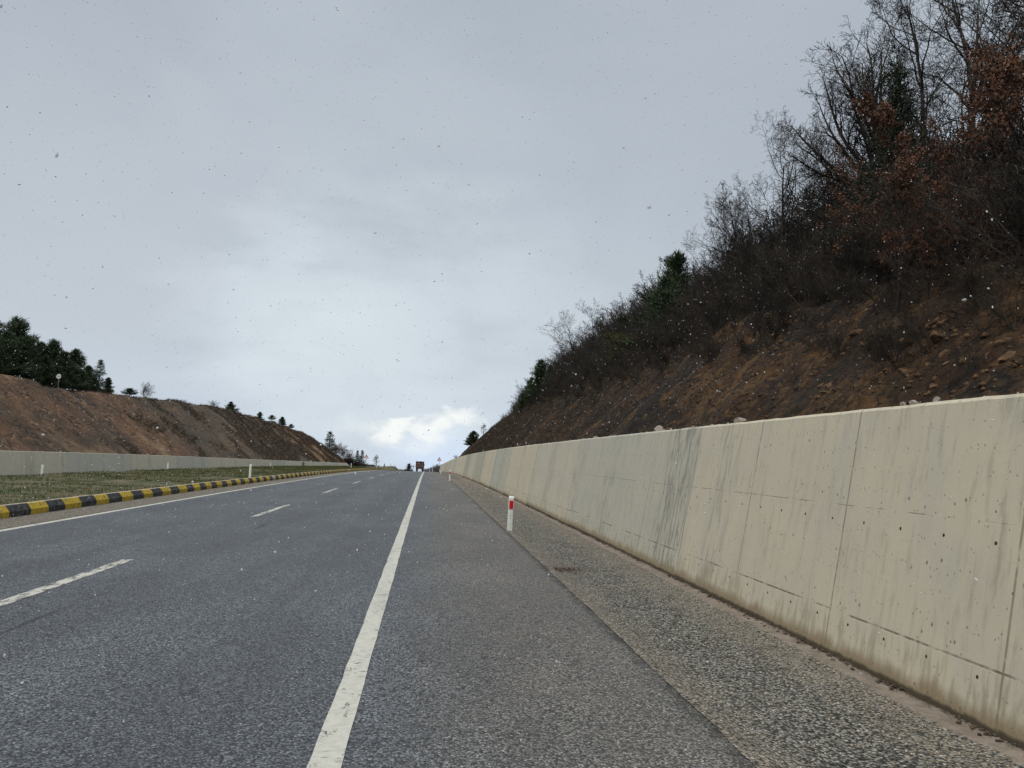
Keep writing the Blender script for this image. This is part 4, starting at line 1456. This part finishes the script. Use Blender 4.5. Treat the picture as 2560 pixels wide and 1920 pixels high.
small = [(1775, 34, 0, 'slender bare tree at the left foot of the tall wood', .9), (1845, 33, 1, 'twiggy bare tree left of the fanning oak', 1.0), (1905, 31, 2, 'bare tree just below the fanning oak crown', 1.0),
         (1810, 38, 1, 'bare tree behind the slender one on the middle skyline', 1.0), (1965, 28, 0, 'bare young tree close to the oak limbs', 1.0),
         (1600, 50, 1, 'bare bushy tree right of the small skyline pine', 1.3), (1545, 56, 2, 'bare bushy tree left of the small skyline pine', 1.3),
         (1490, 66, 0, 'pale bare tree standing out on the lower skyline', 1.1), (1462, 72, 2, 'bare tree leaning left on the lower skyline', 1.1), (1405, 92, 1, 'bare bush beside the skyline pines', 1.5)]
for k, (pxx, Y, mi, lab, wd) in enumerate(small):
    put_bare(slims[mi] if k % 2 else oaks[mi % 2], pxx, Y, -25 if k < 5 else 12, 9.0, lab, GB, wd, k * 1.3)

# thicket: one uncountable mass of twigs over the lip of the cut
def thicket():
    rng = np.random.default_rng(77)
    temps = []
    for s in range(6):
        ln = shrub_lines(100 + s, 2.6, 7, 4, .0048, 38)
        temps.append(tubes([(p, r) for l, p, r in ln], 3))
    Vs, Fs, off = [], [], 0
    n = 0
    spots = []
    for Y in np.concatenate([np.arange(8.5, 40, .66), np.arange(40, 105, 1.15), np.arange(105, 215, 3.0)]):
        lip = float(np.interp(Y, LIP_R[:, 0], LIP_R[:, 1]))
        Xl = 5.2 + (lip - .8) / 1.1
        for row, dx in enumerate((-1.0, -0.25, 1.0, 2.4, 4.0, 6.0, 9.0, 12.0) if Y < 60 else (-.6, 0.3, 1.6, 3.2, 5.2, 7.6, 10.5)):
            if rng.random() < 0.10: continue
            X = Xl + dx + rng.normal(0, .4)
            Yq = Y + rng.normal(0, .35 + Y * .004)
            g_, hmax = top_for(X, Yq, 12)
            lim = (.8, 1.2, 2.2, 3.4, 4.8, 6.0, 7.0, 7.5)[row] if Y < 60 else (.9, 1.4, 2.8, 4.4, 6.0, 7.5, 9.0)[row]
            if Y < 27: lim = min(lim, (.8, 1.2, 2.2, 3.0, 3.6, 4.0, 4.2, 4.4)[row])
            h_ = min(hmax * rng.uniform(.85, 1.05), lim * rng.uniform(.7, 1.15))
            if h_ < .35: continue
            spots.append((X, Yq, g_, h_))
    for (X, Yq, g_, h_) in spots:
        v, f = temps[int(rng.integers(0, 6))]
        s = h_ / 3.1
        a = rng.uniform(0, 6.28)
        ca, sa = math.cos(a), math.sin(a)
        sw = s * rng.uniform(1.0, 1.5) if s < 1 else s * 1.05
        vv = np.stack([(v[:, 0] * ca - v[:, 1] * sa) * sw, (v[:, 0] * sa + v[:, 1] * ca) * sw, v[:, 2] * s], 1)
        vv[:, 0] -= 0.18 * vv[:, 2] * (1 if h_ < 2 else .3)             # leans out over the cut
        vv += np.array([X, Yq, g_])
        Vs.append(vv); Fs.append(f + off); off += len(vv)
    o_ = mesh_np('undergrowth', np.concatenate(Vs), np.concatenate(Fs), M['brush'])
    tag(o_, 'dense leafless thicket of brown twigs over the lip of the right cut', 'thicket', kind='stuff')
    print('thicket', len(spots), off)


thicket()

# conifers
pines = [conifer_meshes(s, 7.0, 2.5, .34, .23, 0.0, .2, M['pine'], .62, 10, .5) for s in (41, 42, 43)]
spruce = [conifer_meshes(s, 7.0, 1.6, .26, .27, .30, .3, M['pine'], 1.0, 9, .2) for s in (51, 52)]
cedar = conifer_meshes(61, 7.0, 1.5, .16, .22, .05, .3, M['cedar'], .8, 14, .3)
sparse = conifer_meshes(71, 7.0, 1.7, .28, .6, .15, 1.0, M['pine'], .7, 6, .5, gap=.35)
roundt = conifer_meshes(81, 5.0, 2.3, .32, .28, -.2, 1.2, M['pine'], .42, 9, .2)


def put_con(ms, pxx, pytop, Y, side, label, group, name='pine_tree', H0=7.0, wide=1.0, rz=0.0, mn=0.8, mx_=14):
    p = at(pxx, pytop, Y)
    g_ = float(hill_r(p[0], Y)) if side > 0 else float(hill_l(p[0], Y)) if p[0] < -28.5 else float(median_z(p[0], Y)) - (0 if side else 0)
    if side == 0: g_ = float(base(Y) + lift(Y) * (1 if p[0] < -9 else 0)) - .3
    h_ = min(mx_, max(mn, float(p[2]) - g_))
    s = h_ / H0
    return make_tree(name, [('trunk', ms[0]), ('crown', ms[1])], float(p[0]), Y, g_, s, rz, label, 'tree', group, sxy=s * wide)


GR = 'evergreens on the right hillside'
put_con(cedar, 2240, 165, 20, 1, 'tall dark conifer in the wood behind the rust leaves', GR, 'cedar_tree', wide=1.15)
put_con(cedar, 2160, 420, 19, 1, 'dark lower conifer at the foot of the fanning oak', GR, 'cedar_tree', wide=1.2, rz=2)
put_con(pines[0], 1692, 640, 42, 1, 'small dark pine peaking on the middle skyline', GR, wide=1.1)
put_con(pines[1], 1668, 700, 40, 1, 'low dark pine just left of the small skyline pine', GR, wide=1.2, rz=1)
put_con(pines[1], 1352, 902, 92, 1, 'green pine leaning over the lip low on the skyline', GR, wide=1.1)
put_con(pines[2], 1330, 945, 96, 1, 'green pine left of the leaning one low on the skyline', GR, wide=1.2, rz=2)
put_con(pines[0], 1308, 985, 101, 1, 'leftmost green pine of the low skyline group', GR, wide=1.25, rz=4)
put_con(pines[2], 1378, 915, 88, 1, 'rightmost green pine of the low skyline group', GR, wide=1.0, rz=5)
put_con(pines[0], 1555, 790, 58, 1, 'dark pine half buried in the thicket', GR, wide=1.1, rz=3)
put_con(sparse, 1210, 1058, 172, 1, 'scrubby far pine where the right hill drops to the wall', GR, wide=1.9, rz=1, mn=2.5, mx_=3.2)
put_con(pines[1], 1185, 1078, 190, 1, 'lower scrubby far pine where the right hill drops to the wall', GR, wide=1.9, rz=2, mn=3, mx_=4.5)
put_con(pines[2], 1178, 1100, 196, 1, 'lowest scrubby pine at the far tip of the right hill', GR, wide=1.9, rz=3, mn=3, mx_=4)
# olive bush
p = at(1570, 905, 44)
shl = shrub_lines(9, 2.4, 9, 3, .006, 40)
v, f = tubes([(a, b_) for l, a, b_ in shl], 3)
stems = mesh_np('stem', v, f, M['twig'], link=False)
tips = np.concatenate([a[1:] for l, a, b_ in shl if l == 2])
v, f = leaf_quads(np.repeat(tips, 7, 0) + RNG.normal(0, .10, (len(tips) * 7, 3)), .05, RNG)
make_tree('olive_bush', [('stem', stems), ('foliage', mesh_np('foliage', v, f, M['olive'], link=False))], float(p[0]), 44, float(hill_r(p[0], 44)) , .85, 0, 'yellow-green leafy bush on the lip below the bare thicket', 'bush', None)

# rust-leaved oaks
def rust_tree(seed, H):
    rng = np.random.default_rng(seed)
    spec = dict(OAK, kids=[11, 7, 5, 3], rmin=.005)
    spec['from'] = [.08, .15, .15, .15]
    out = []
    grow(rng, np.array([0, 0, -.3]), np.array([0, 0, 1.0]), H, .09, 0, spec, out)
    v, f = tubes([(p_, r_) for l, p_, r_ in out], 3)
    a = mesh_np('trunk', v, f, M['bark'], link=False)
    tp_ = np.concatenate([p_[1:] for l, p_, r_ in out if l >= 3])
    keep = fbm(tp_[:, 0] * .65, tp_[:, 1] * .65, tp_[:, 2] * .9, seed=seed) > 0.06
    tp_ = tp_[keep]
    C = np.repeat(tp_, 5, 0) + rng.normal(0, .06, (len(tp_) * 5, 3))
    v, f = leaf_quads(C, .048, rng)
    return a, mesh_np('foliage', v, f, M['rust'], link=False)


rusts = [rust_tree(91, 5.0), rust_tree(95, 5.0)]
GRU = 'trees with rust-brown winter leaves'
for k, (pxx, pyt, Y, lab, wd) in enumerate([(2300, 250, 15.5, 'rust-leaved tree in front of the dark conifer', .95), (2240, 400, 13.2, 'low rust-leaved tree hanging over the rocky cut', .85), (2570, -80, 15, 'tall rust-leaved tree at the top right corner', .8),
                                            (2500, 430, 11.8, 'rust-leaved bush low at the right picture edge', 1.1), (2370, 480, 12.4, 'rust-leaved bush in the middle above the rocky cut', 1.0), (2440, 400, 17, 'rust-leaved tree between the conifer and the right edge', .8)]):
    p = at(pxx, pyt, Y)
    g_ = float(hill_r(p[0], Y))
    h_ = max(1.5, float(p[2]) - g_)
    s = h_ / 6.0
    make_tree('oak_tree', [('trunk', rusts[k % 2][0]), ('foliage', rusts[k % 2][1])], float(p[0]), Y, g_, s, k * 1.1, lab, 'tree', GRU, sxy=s * wd)

# left side
GL = 'pines of the grove on the left bank'
grove = [(-15, 800, 5, 'pine cut by the left picture edge'), (20, 832, 2.5, 'pine in front at the left edge of the grove'), (45, 797, 6, 'tallest pine of the left grove'), (72, 845, 4, 'pine right of the tallest one in the left grove'),
         (100, 858, 7, 'pine in the middle of the left grove behind the speed sign'), (135, 852, 6, 'pine with second highest top right of the speed sign'), (160, 880, 3, 'lower front pine right of the speed sign'),
         (190, 876, 6, 'pine with pointed top near the right end of the grove'), (222, 915, 4, 'short pine before the last one of the grove'), (252, 900, 3.5, 'rightmost pointed pine of the left grove'), (272, 945, 3, 'low pine skirting the right end of the grove'),
         (115, 890, 2.5, 'low front pine behind the speed sign'), (62, 880, 2, 'low front pine left of the speed sign'), (5, 870, 2, 'low front pine at the left picture edge'), (206, 925, 3, 'low pine in the gap near the end of the grove'),
         (85, 880, 5, 'dark pine filling the grove left of the speed sign'), (178, 905, 3, 'dark pine filling the grove below its pointed right tree'), (236, 940, 2.5, 'low pine in front of the last two of the grove'), (145, 915, 2, 'lowest front pine beside the speed sign')]
for k, (pxx, pyt, bk, lab) in enumerate(grove):
    put_con(pines[k % 3] if k != 9 else spruce[0], pxx, pyt, beyond_lip(pxx, pyt + 60, bk), -1, lab, GL, wide=1.25 if k != 9 else 1.5, rz=k * 1.7, mx_=13)
shr = []
for s in (201, 202):
    ln = shrub_lines(s, 2.6, 9, 4, .007, 30)
    lo = tubes([(a, b_) for l, a, b_ in ln if l == 0], 3)
    hi = tubes([(a, b_) for l, a, b_ in ln if l > 0], 3)
    shr.append((mesh_np('stem', lo[0], lo[1], M['pale_twig'], link=False), mesh_np('crown', hi[0], hi[1], M['pale_twig'], link=False)))


def put_shrub(k, pxx, pyt, Y, side, lab, grp, wide=1.0, dark=False):
    p = at(pxx, pyt, Y)
    g_ = float(hill_r(p[0], Y)) if side > 0 else float(hill_l(p[0], Y)) if side < 0 else float(base(Y) + lift(Y)) - .3
    h_ = max(.6, float(p[2]) - g_)
    s = h_ / top_of(shr[k % 2])
    return make_tree('bare_bush', [('stem', shr[k % 2][0]), ('crown', shr[k % 2][1])], float(p[0]), Y, g_, s, k * 2.2, lab, 'bush', grp, sxy=s * wide)


GS = 'bare bushes along the left bank'
put_shrub(0, 365, 955, beyond_lip(365, 985, .6), -1, 'bare upright bush on the left bank beside the grove', GS)
put_shrub(1, 534, 1000, beyond_lip(534, 1015, .6), -1, 'round bare bush in the middle of the left bank crest', GS, 1.5)
GP = 'small pines along the left bank crest'
put_con(roundt, 325, 975, beyond_lip(325, 985, .8), -1, 'low flat pine just right of the grove', GP, H0=5.5, wide=2.9, mn=1.3)
put_con(pines[0], 578, 1008, beyond_lip(578, 1025, .6), -1, 'small rounded pine right of the round bare bush', GP, wide=1.9, mn=2.2)
put_con(pines[1], 650, 1030, beyond_lip(650, 1045, .5), -1, 'small pine on the bank crest, left of the low scrub pine', GP, wide=1.5, mn=2.2)
put_con(roundt, 680, 1042, beyond_lip(680, 1052, .4), -1, 'low scrub pine between small crest pines', GP, H0=5.5, wide=2.2, mn=1.8)
put_con(pines[2], 706, 1043, beyond_lip(706, 1062, .4), -1, 'small pine standing between two scrub pines on the bank crest', GP, wide=1.6, mn=2.6)
put_con(roundt, 728, 1062, beyond_lip(728, 1072, .3), -1, 'lowest scrub pine of the bank crest row', GP, H0=5.5, wide=2.0, mn=1.8)
GF = 'far trees past the end of the left bank'
put_con(spruce[0], 826, 1079, 296, -1, 'pointed spruce above the end of the left bank', GF, 'spruce_tree', wide=2.1)
put_con(spruce[1], 894, 1127, 330, -1, 'dark fir left of the median warning sign', GF, 'spruce_tree', wide=1.5)
put_con(spruce[0], 906, 1126, 325, -1, 'dark fir just behind the median warning sign', GF, 'spruce_tree', wide=1.5, rz=2)
put_con(sparse, 942, 1136, 285, 0, 'gaunt pine with sparse branches near the crest', GF, wide=1.8)
put_con(spruce[1], 961, 1159, 330, 0, 'tiny fir right of the gaunt pine', GF, 'spruce_tree', wide=1.7, rz=3)
put_con(sparse, 977, 1159, 330, 0, 'tiny thin pine between small firs at the crest', GF, wide=.9, rz=3)
put_con(spruce[0], 988, 1163, 335, 0, 'tiny fir just left of the low scrub at the crest', GF, 'spruce_tree', wide=1.4, rz=1)
put_con(roundt, 1023, 1159, 330, 0, 'rounded dark tree left of the lorry', GF, 'round_tree', H0=5.5, wide=1.0)
GFS = 'bare bushes past the end of the left bank'
for k, (pxx, pyt, Y) in enumerate([(845, 1106, 292), (856, 1113, 296), (868, 1125, 302), (878, 1135, 306), (838, 1112, 290)]):
    put_shrub(k, pxx, pyt, Y, -1, 'grey bare bush on the falling end of the left bank', GFS, 1.4)
put_shrub(1, 1034, 1162, 335, 0, 'thin pale bare bush just left of the lorry', None, 1.0)
put_shrub(0, 1262, 1033, 150, 1, 'bare bush on the skyline left of the low pines', None, 1.5)
put_shrub(1, 1140, 1137, 215, 1, 'thin bare bush above the far end of the right wall', None, 1.3)

# far scrub beyond the crest
rng = np.random.default_rng(31)
tmp = [tubes([(a, b_) for l, a, b_ in shrub_lines(300 + s, 2.6, 8, 3, .02, 42)], 3) for s in range(3)]


def scrub(name, spots, m, label):
    Vs, Fs, off = [], [], 0
    for (X, Y, z, h_) in spots:
        v, f = tmp[int(rng.integers(0, 3))]
        s = h_ / 2.9
        a = rng.uniform(0, 6.28)
        vv = np.stack([(v[:, 0] * math.cos(a) - v[:, 1] * math.sin(a)) * s * 1.5, (v[:, 0] * math.sin(a) + v[:, 1] * math.cos(a)) * s * 1.5, v[:, 2] * s], 1) + np.array([X, Y, z])
        Vs.append(vv); Fs.append(f + off); off += len(vv)
    tag(mesh_np(name, np.concatenate(Vs), np.concatenate(Fs), m), label, 'scrub', kind='stuff')


sp = []
for k in range(70):
    pxx = rng.uniform(1058, 1112)
    top = np.interp(pxx, [1055, 1075, 1100, 1115], [1176, 1168, 1160, 1155]) + rng.uniform(0, 8)
    Y = rng.uniform(300, 380)
    p = at(pxx, top, Y)
    h_ = rng.uniform(3, 6)
    sp.append((p[0], Y, p[2] - h_, h_))
scrub('far_scrub', sp, M['hazed_scrub'], 'low scrub greyed by painted haze on the far slope right of the lorry')
sp = []
for k in range(90):
    pxx = rng.uniform(925, 1025)
    top = np.interp(pxx, [920, 935, 960, 1025], [1156, 1160, 1168, 1171]) + rng.uniform(0, 4)
    Y = rng.uniform(300, 345)
    p = at(pxx, top, Y)
    h_ = rng.uniform(2, 4)
    sp.append((p[0], Y, p[2] - h_, h_))
for k in range(90):
    pxx = rng.uniform(860, 935)
    top = np.interp(pxx, [855, 880, 905, 935], [1135, 1146, 1152, 1162]) + rng.uniform(0, 12)
    Y = rng.uniform(295, 330)
    p = at(pxx, top, Y)
    h_ = rng.uniform(2, 4)
    sp.append((p[0], Y, p[2] - h_, h_))
scrub('far_scrub', sp, M['twig'], 'dark scrub low along the crest left of the lorry')

# ------------------------------------------------------------------ grass
def blades(name, X, Y, zf, n_dir, size, m, label, lean=(0, 0), width=.25, up=1.0):
    rng = np.random.default_rng(len(X))
    k = len(X)
    Z = zf(X, Y)
    c = np.stack([X, Y, Z], 1)
    d_ = rng.normal(0, .45, (k, 3))
    d_[:, 2] = up
    d_[:, 0] += lean[0]
    d_[:, 1] += lean[1]
    d_ /= np.linalg.norm(d_, axis=1)[:, None]
    s = np.stack([-d_[:, 1] + .01, d_[:, 0], 0 * d_[:, 0]], 1) + rng.normal(0, .5, (k, 3))
    s = np.cross(d_, s)
    s /= np.linalg.norm(s, axis=1)[:, None]
    L = (size * rng.uniform(.5, 1.4, k))[:, None]
    W = L * width
    v = np.stack([c - s * W / 2, c + s * W / 2, c + d_ * L], 1).reshape(-1, 3)
    o_ = mesh_np(name, v, np.arange(3 * k).reshape(-1, 3), m)
    return tag(o_, label, 'grass', kind='stuff')


rng = np.random.default_rng(5)
n = 90000
Yg = 10 + 140 * rng.random(n) ** 1.8
Xg = -rng.uniform(8.45, 16.6, n)
dens = fbm(Xg * .55, Yg * .35, seed=61) + .35 * fbm(Xg * 2.5, Yg * 2, seed=62)
k_ = dens > -.25
Xg, Yg = Xg[k_], Yg[k_]
blades('grass', Xg, Yg, median_z, 0, .038 + .0011 * Yg, M['grass'], 'short green and straw coloured grass covering the median')
# dead growth hanging down the right cut and along its lip
n = 90000
Yg = 7 + 150 * rng.random(n) ** 1.7
u = rng.random(n)
lip = np.interp(Yg, LIP_R[:, 0], LIP_R[:, 1])
Xl = 5.2 + (lip - .8) / 1.1
Xg = 5.4 + u * (Xl + 1.5 - 5.4)
dens = fbm(Yg * .5 + Xg * .3, Xg * .25, seed=71) + .5 * (u - .4) + .012 * (Yg - 20)
k_ = dens > .10
Xg, Yg = Xg[k_], Yg[k_]
blades('dry_grass', Xg, Yg, hill_r, 0, .13 + .0022 * Yg, M['drygrass'], 'dead grass and dry stalks hanging on the right cut slope', lean=(-.75, -.25), width=.07, up=.35)
n = 60000
Yg = 55 + 235 * rng.random(n) ** 1.2
u = rng.random(n)
lip = np.interp(Yg, LIP_L[:, 0], LIP_L[:, 1])
Al = 29.5 + (lip - .4) / .8
Xg = -(29.7 + u * (Al + 1.5 - 29.7))
dens = fbm(Yg * .12, Xg * .2, seed=72) + .012 * np.clip(Yg - 120, -30, 40) + np.where(u > .93, .5, 0)
k_ = dens > .12
Xg, Yg = Xg[k_], Yg[k_]
blades('dry_grass', Xg, Yg, hill_l, 0, .35 + .0012 * Yg, M['drygrass'], 'dry grass tufts on the brown left bank', lean=(.6, -.1), width=.12, up=.5)

# ------------------------------------------------------------------ rocks
def rock_mesh(seed, size, flat=.7):
    rng = np.random.default_rng(seed)
    import bmesh
    bm = bmesh.new()
    bmesh.ops.create_icosphere(bm, subdivisions=3, radius=1.0)
    pl = rng.normal(0, 1, (9, 3))
    pl /= np.linalg.norm(pl, axis=1)[:, None]
    off = rng.uniform(.38, .72, 9)
    for v in bm.verts:
        p_ = np.array(v.co)
        for q in range(9):
            e = p_ @ pl[q] - off[q]
            if e > 0: p_ = p_ - pl[q] * e
        p_ = p_ * (1 + .10 * float(fbm(p_[0] * 2.5, p_[1] * 2.5, p_[2] * 2.5, seed=seed))) * np.array([1.25, .95, flat]) * size * 1.2
        v.co = p_
    me = bpy.data.meshes.new('rock')
    bm.to_mesh(me)
    bm.free()
    return me


GROCK = 'pale stones lying on the wall coping'
for k, (pxx, pyy, s, lab) in enumerate([(1646, 1073, .085, 'largest pale stone on the wall coping, upright'), (1660, 1074, .05, 'small pale stone touching the upright one on the coping'), (1853, 1048, .075, 'pale angular stone alone on the wall coping'),
                                        (1560 - 70, 1094, .07, 'brownish stone on the wall coping farthest left'), (2345, 998, .06, 'pale stone at the right on the wall coping'), (2290, 1004, .045, 'flat pale stone left of the rightmost stone'), (2262, 1008, .05, 'long flat stone, left of two others near the picture edge'),
                                        (1822, 1054, .035, 'tiny flat stone left of the angular one')]):
    d = ray(pxx, pyy)
    t = 3.90 / d[0]
    y = d[1] * t
    me = rock_mesh(k + 5, s, 1.15 if k == 0 else .75)
    me.materials.append(M['rock'])
    o = bpy.data.objects.new('rock', me)
    COL.objects.link(o)
    o.scale = (.78, .78, .78)
    o.location = (3.89, y, float(base(y)) + hr(y) + s * .42)
    o.rotation_euler = (.2 * k, .1, k * 1.1)
    tag(o, lab, 'stone', GROCK)
# crumbs along the coping and wall foot
rng = np.random.default_rng(8)
Vs, Fs, off = [], [], 0
base_v = np.array([(1, 0, 0), (-1, 0, 0), (0, 1, 0), (0, -1, 0), (0, 0, 1), (0, 0, -1)], float)
base_f = np.array([(0, 2, 4), (2, 1, 4), (1, 3, 4), (3, 0, 4), (2, 0, 5), (1, 2, 5), (3, 1, 5), (0, 3, 5)])


def crumbs(name, P, S, m, label, cat, squash=.7):
    k = len(P)
    j = rng.uniform(.6, 1.4, (k, 6, 1))
    v = base_v[None] * j * S[:, None, None] * np.array([1, 1, squash]) + P[:, None, :]
    a = rng.uniform(0, 6.28, k)
    dv = v - P[:, None, :]
    ca, sa = np.cos(a)[:, None], np.sin(a)[:, None]
    v = np.stack([dv[..., 0] * ca - dv[..., 1] * sa, dv[..., 0] * sa + dv[..., 1] * ca, dv[..., 2]], -1) + P[:, None, :]
    f = base_f[None] + 6 * np.arange(k)[:, None, None]
    return tag(mesh_np(name, v.reshape(-1, 3), f.reshape(-1, 3), m), label, cat, kind='stuff')


n = 900
y = 4 + 75 * rng.random(n)
cl = fbm(y * .35, 2, seed=4) > -.1
y = y[cl]
x = rng.uniform(3.77, 4.03, len(y))
S = .008 + .028 * rng.random(len(y)) ** 3
crumbs('rubble', np.stack([x, y, base(y) + np.array([hr(q) for q in y]) + S * .4], 1), S, M['rock'], 'small stone crumbs along the top of the right wall', 'rubble')
n = 6500
y = 2.6 + 60 * rng.random(n) ** 1.6
x = rng.uniform(1.74, 3.15, n)
S = .003 + .009 * rng.random(n) ** 2 + .0003 * y
z = right_verge_z(x, y)
crumbs('gravel', np.stack([x, y, z + .004], 1), S, M['chip'], 'loose pale chippings scattered on the right verge', 'gravel')
n = 5000
y = 2.6 + 70 * rng.random(n) ** 1.5
x = 3.40 - np.abs(rng.normal(0, .05, n))
k_ = fbm(y * .8, 1, seed=9) > -.15
x, y = x[k_], y[k_]
S = .006 + .016 * rng.random(len(y)) ** 2
crumbs('leaf_litter', np.stack([x, y, base(y) - .005], 1), S, M['litter'], 'dark leaf litter gathered along the foot of the right wall', 'litter', .5)
# a tuft of dead weed at the asphalt edge
a_ = rng.normal(0, 1, (260, 2)) * np.array([.16, .10])
Xt, Yt = 1.93 + a_[:, 0], 10.75 + a_[:, 1]
o = blades('dead_weed', Xt, Yt, lambda X, Y: base(Y) - .02 + 0 * X, 0, .07, simple('weed_stalks', (0.07, 0.035, 0.022), .9, .3), 'reddish dead weed lying at the edge of the asphalt', width=.08, up=.4)

# rock ledges breaking out of the near part of the cut
def outcrop(name, spots, seed, label):
    """angular blocks half buried in the slope"""
    rr = np.random.default_rng(seed)
    root = None
    for (pxx, pyy, s) in spots:
        d_ = ray(pxx, pyy)
        t = 3.0
        while t < 60:
            p_ = np.array([0, 0, CAM_H]) + d_ * t
            if p_[0] > 4.5 and p_[2] < float(hill_r(p_[0], p_[1])): break
            t += .06
        if root is None:
            root = empty(name, tuple(map(float, p_)), 0, label, 'rock outcrop', 'rock ledges breaking out of the right cut')
            org = p_
        me = rock_mesh(int(rr.integers(1, 9999)), s, .55)
        me.materials.append(M['ochre_rock'])
        c = child('rock_block', me, root)
        q = p_ - org + np.array([s * .62, 0, -s * .35])
        c.location = tuple(map(float, q))
        c.rotation_euler = (rr.uniform(-.3, .3), rr.uniform(-.7, .1), rr.uniform(0, 6.28))


ro = random.Random(3)
for (cx, cy, n, w_, h_, s0, lab) in ((2320, 850, 20, 60, 75, .20, 'ochre rock ledge in the middle of the near cut above the wall'), (2170, 840, 16, 35, 50, .17, 'brown rock ledge left of the ochre one'),
                                     (2235, 945, 12, 45, 30, .16, 'low ochre rocks close above the wall coping'), (2515, 880, 14, 45, 35, .18, 'ochre rock ledge at the right picture edge'), (2060, 960, 9, 60, 30, .16, 'scattered earthy rocks left of the ledges')):
    outcrop('rock_outcrop', [(cx + ro.gauss(0, w_ * .55), cy + ro.gauss(0, h_ * .55), s0 * ro.uniform(.3, 1.15)) for _ in range(int(n * 1.5))], cx, lab)

# broken rock and clods lying on the near cut
n = 4200
y = 7.5 + 42 * rng.random(n) ** 1.5
u = rng.random(n)
lip = np.interp(y, LIP_R[:, 0], LIP_R[:, 1])
x = 5.5 + u * ((lip - .8) / 1.1 + .2)
k_ = fbm(y * .5, x * .9, seed=81) > -.15
x, y = x[k_], y[k_]
S = .012 + .06 * rng.random(len(y)) ** 5 + .0006 * y
crumbs('slope_rubble', np.stack([x, y, hill_r(x, y)], 1), S, M['clod'], 'broken ochre rock and clods strewn over the near right cut', 'rubble', .8)
# weeds and stalks caught along the foot of the wall
n = 1500
y = 3 + 40 * rng.random(n) ** 1.4
k_ = fbm(y * 1.3, 4, seed=82) > .18
y = y[k_]
x = 3.37 - np.abs(rng.normal(0, .035, len(y)))
blades('foot_weeds', x, y, lambda X, Y: base(Y) - .02 + 0 * X, 0, .055, M['drygrass'], 'dry stalks caught along the foot of the right wall', lean=(-.3, 0), width=.06, up=.6)
# stones in the median grass
n = 120
y = 14 + 60 * rng.random(n) ** 1.4
x = -rng.uniform(8.6, 15.5, n)
S = .02 + .06 * rng.random(n) ** 2
crumbs('field_stones', np.stack([x, y, median_z(x, y) + .02], 1), S, M['rock'], 'pale stones lying in the median grass', 'stones', .5)

# ------------------------------------------------------------------ falling snow
n = 24000
P = np.stack([rng.uniform(-14, 16, n), .9 + 21 * rng.random(n), rng.uniform(.05, 14, n)], 1)
ok = np.ones(n, bool)
ok &= ~((P[:, 0] > 3.3) & (P[:, 2] < 2.15))
inr = P[:, 0] > 4
ok[inr] &= P[inr, 2] > hill_r(P[inr, 0], P[inr, 1]) + .2
ok &= np.linalg.norm(P - np.array([0, 0, CAM_H]), axis=1) > 2.3
P = P[ok]
D = np.linalg.norm(P - np.array([0, 0, CAM_H]), axis=1)
S = .0023 + .0036 * rng.random(len(P)) ** 2 + .00016 * P[:, 1]
S = np.where((D < 3.5) & (rng.random(len(P)) < .4), S * 1.5, S)


def flakes(P, S, sub):
    import bmesh
    bm = bmesh.new()
    bmesh.ops.create_icosphere(bm, subdivisions=sub, radius=1.0)
    bv = np.array([v_.co[:] for v_ in bm.verts])
    bf = np.array([[q.index for q in f_.verts] for f_ in bm.faces])
    bm.free()
    k = len(P)
    v = bv[None] * (1 + .42 * rng.uniform(-1, 1, (k, len(bv), 1))) * S[:, None, None]
    v = v * rng.uniform(.45, 1.5, (k, 1, 3)) + P[:, None, :]
    f = bf[None] + len(bv) * np.arange(k)[:, None, None]
    return v.reshape(-1, 3), f.reshape(-1, 3)


near = D < 4.5
va, fa = flakes(P[near], S[near], 2)
vb, fb = flakes(P[~near], S[~near], 1)
tag(mesh_np('falling_snow', np.concatenate([va, vb]), np.concatenate([fa, fb + len(va)]), [M['snow'], M['snow_far']], mat_idx=np.r_[np.zeros(len(fa), int), np.ones(len(fb), int)], smooth=True), 'light snow flakes drifting through the air', 'snow', kind='stuff')
bpy.context.view_layer.update()
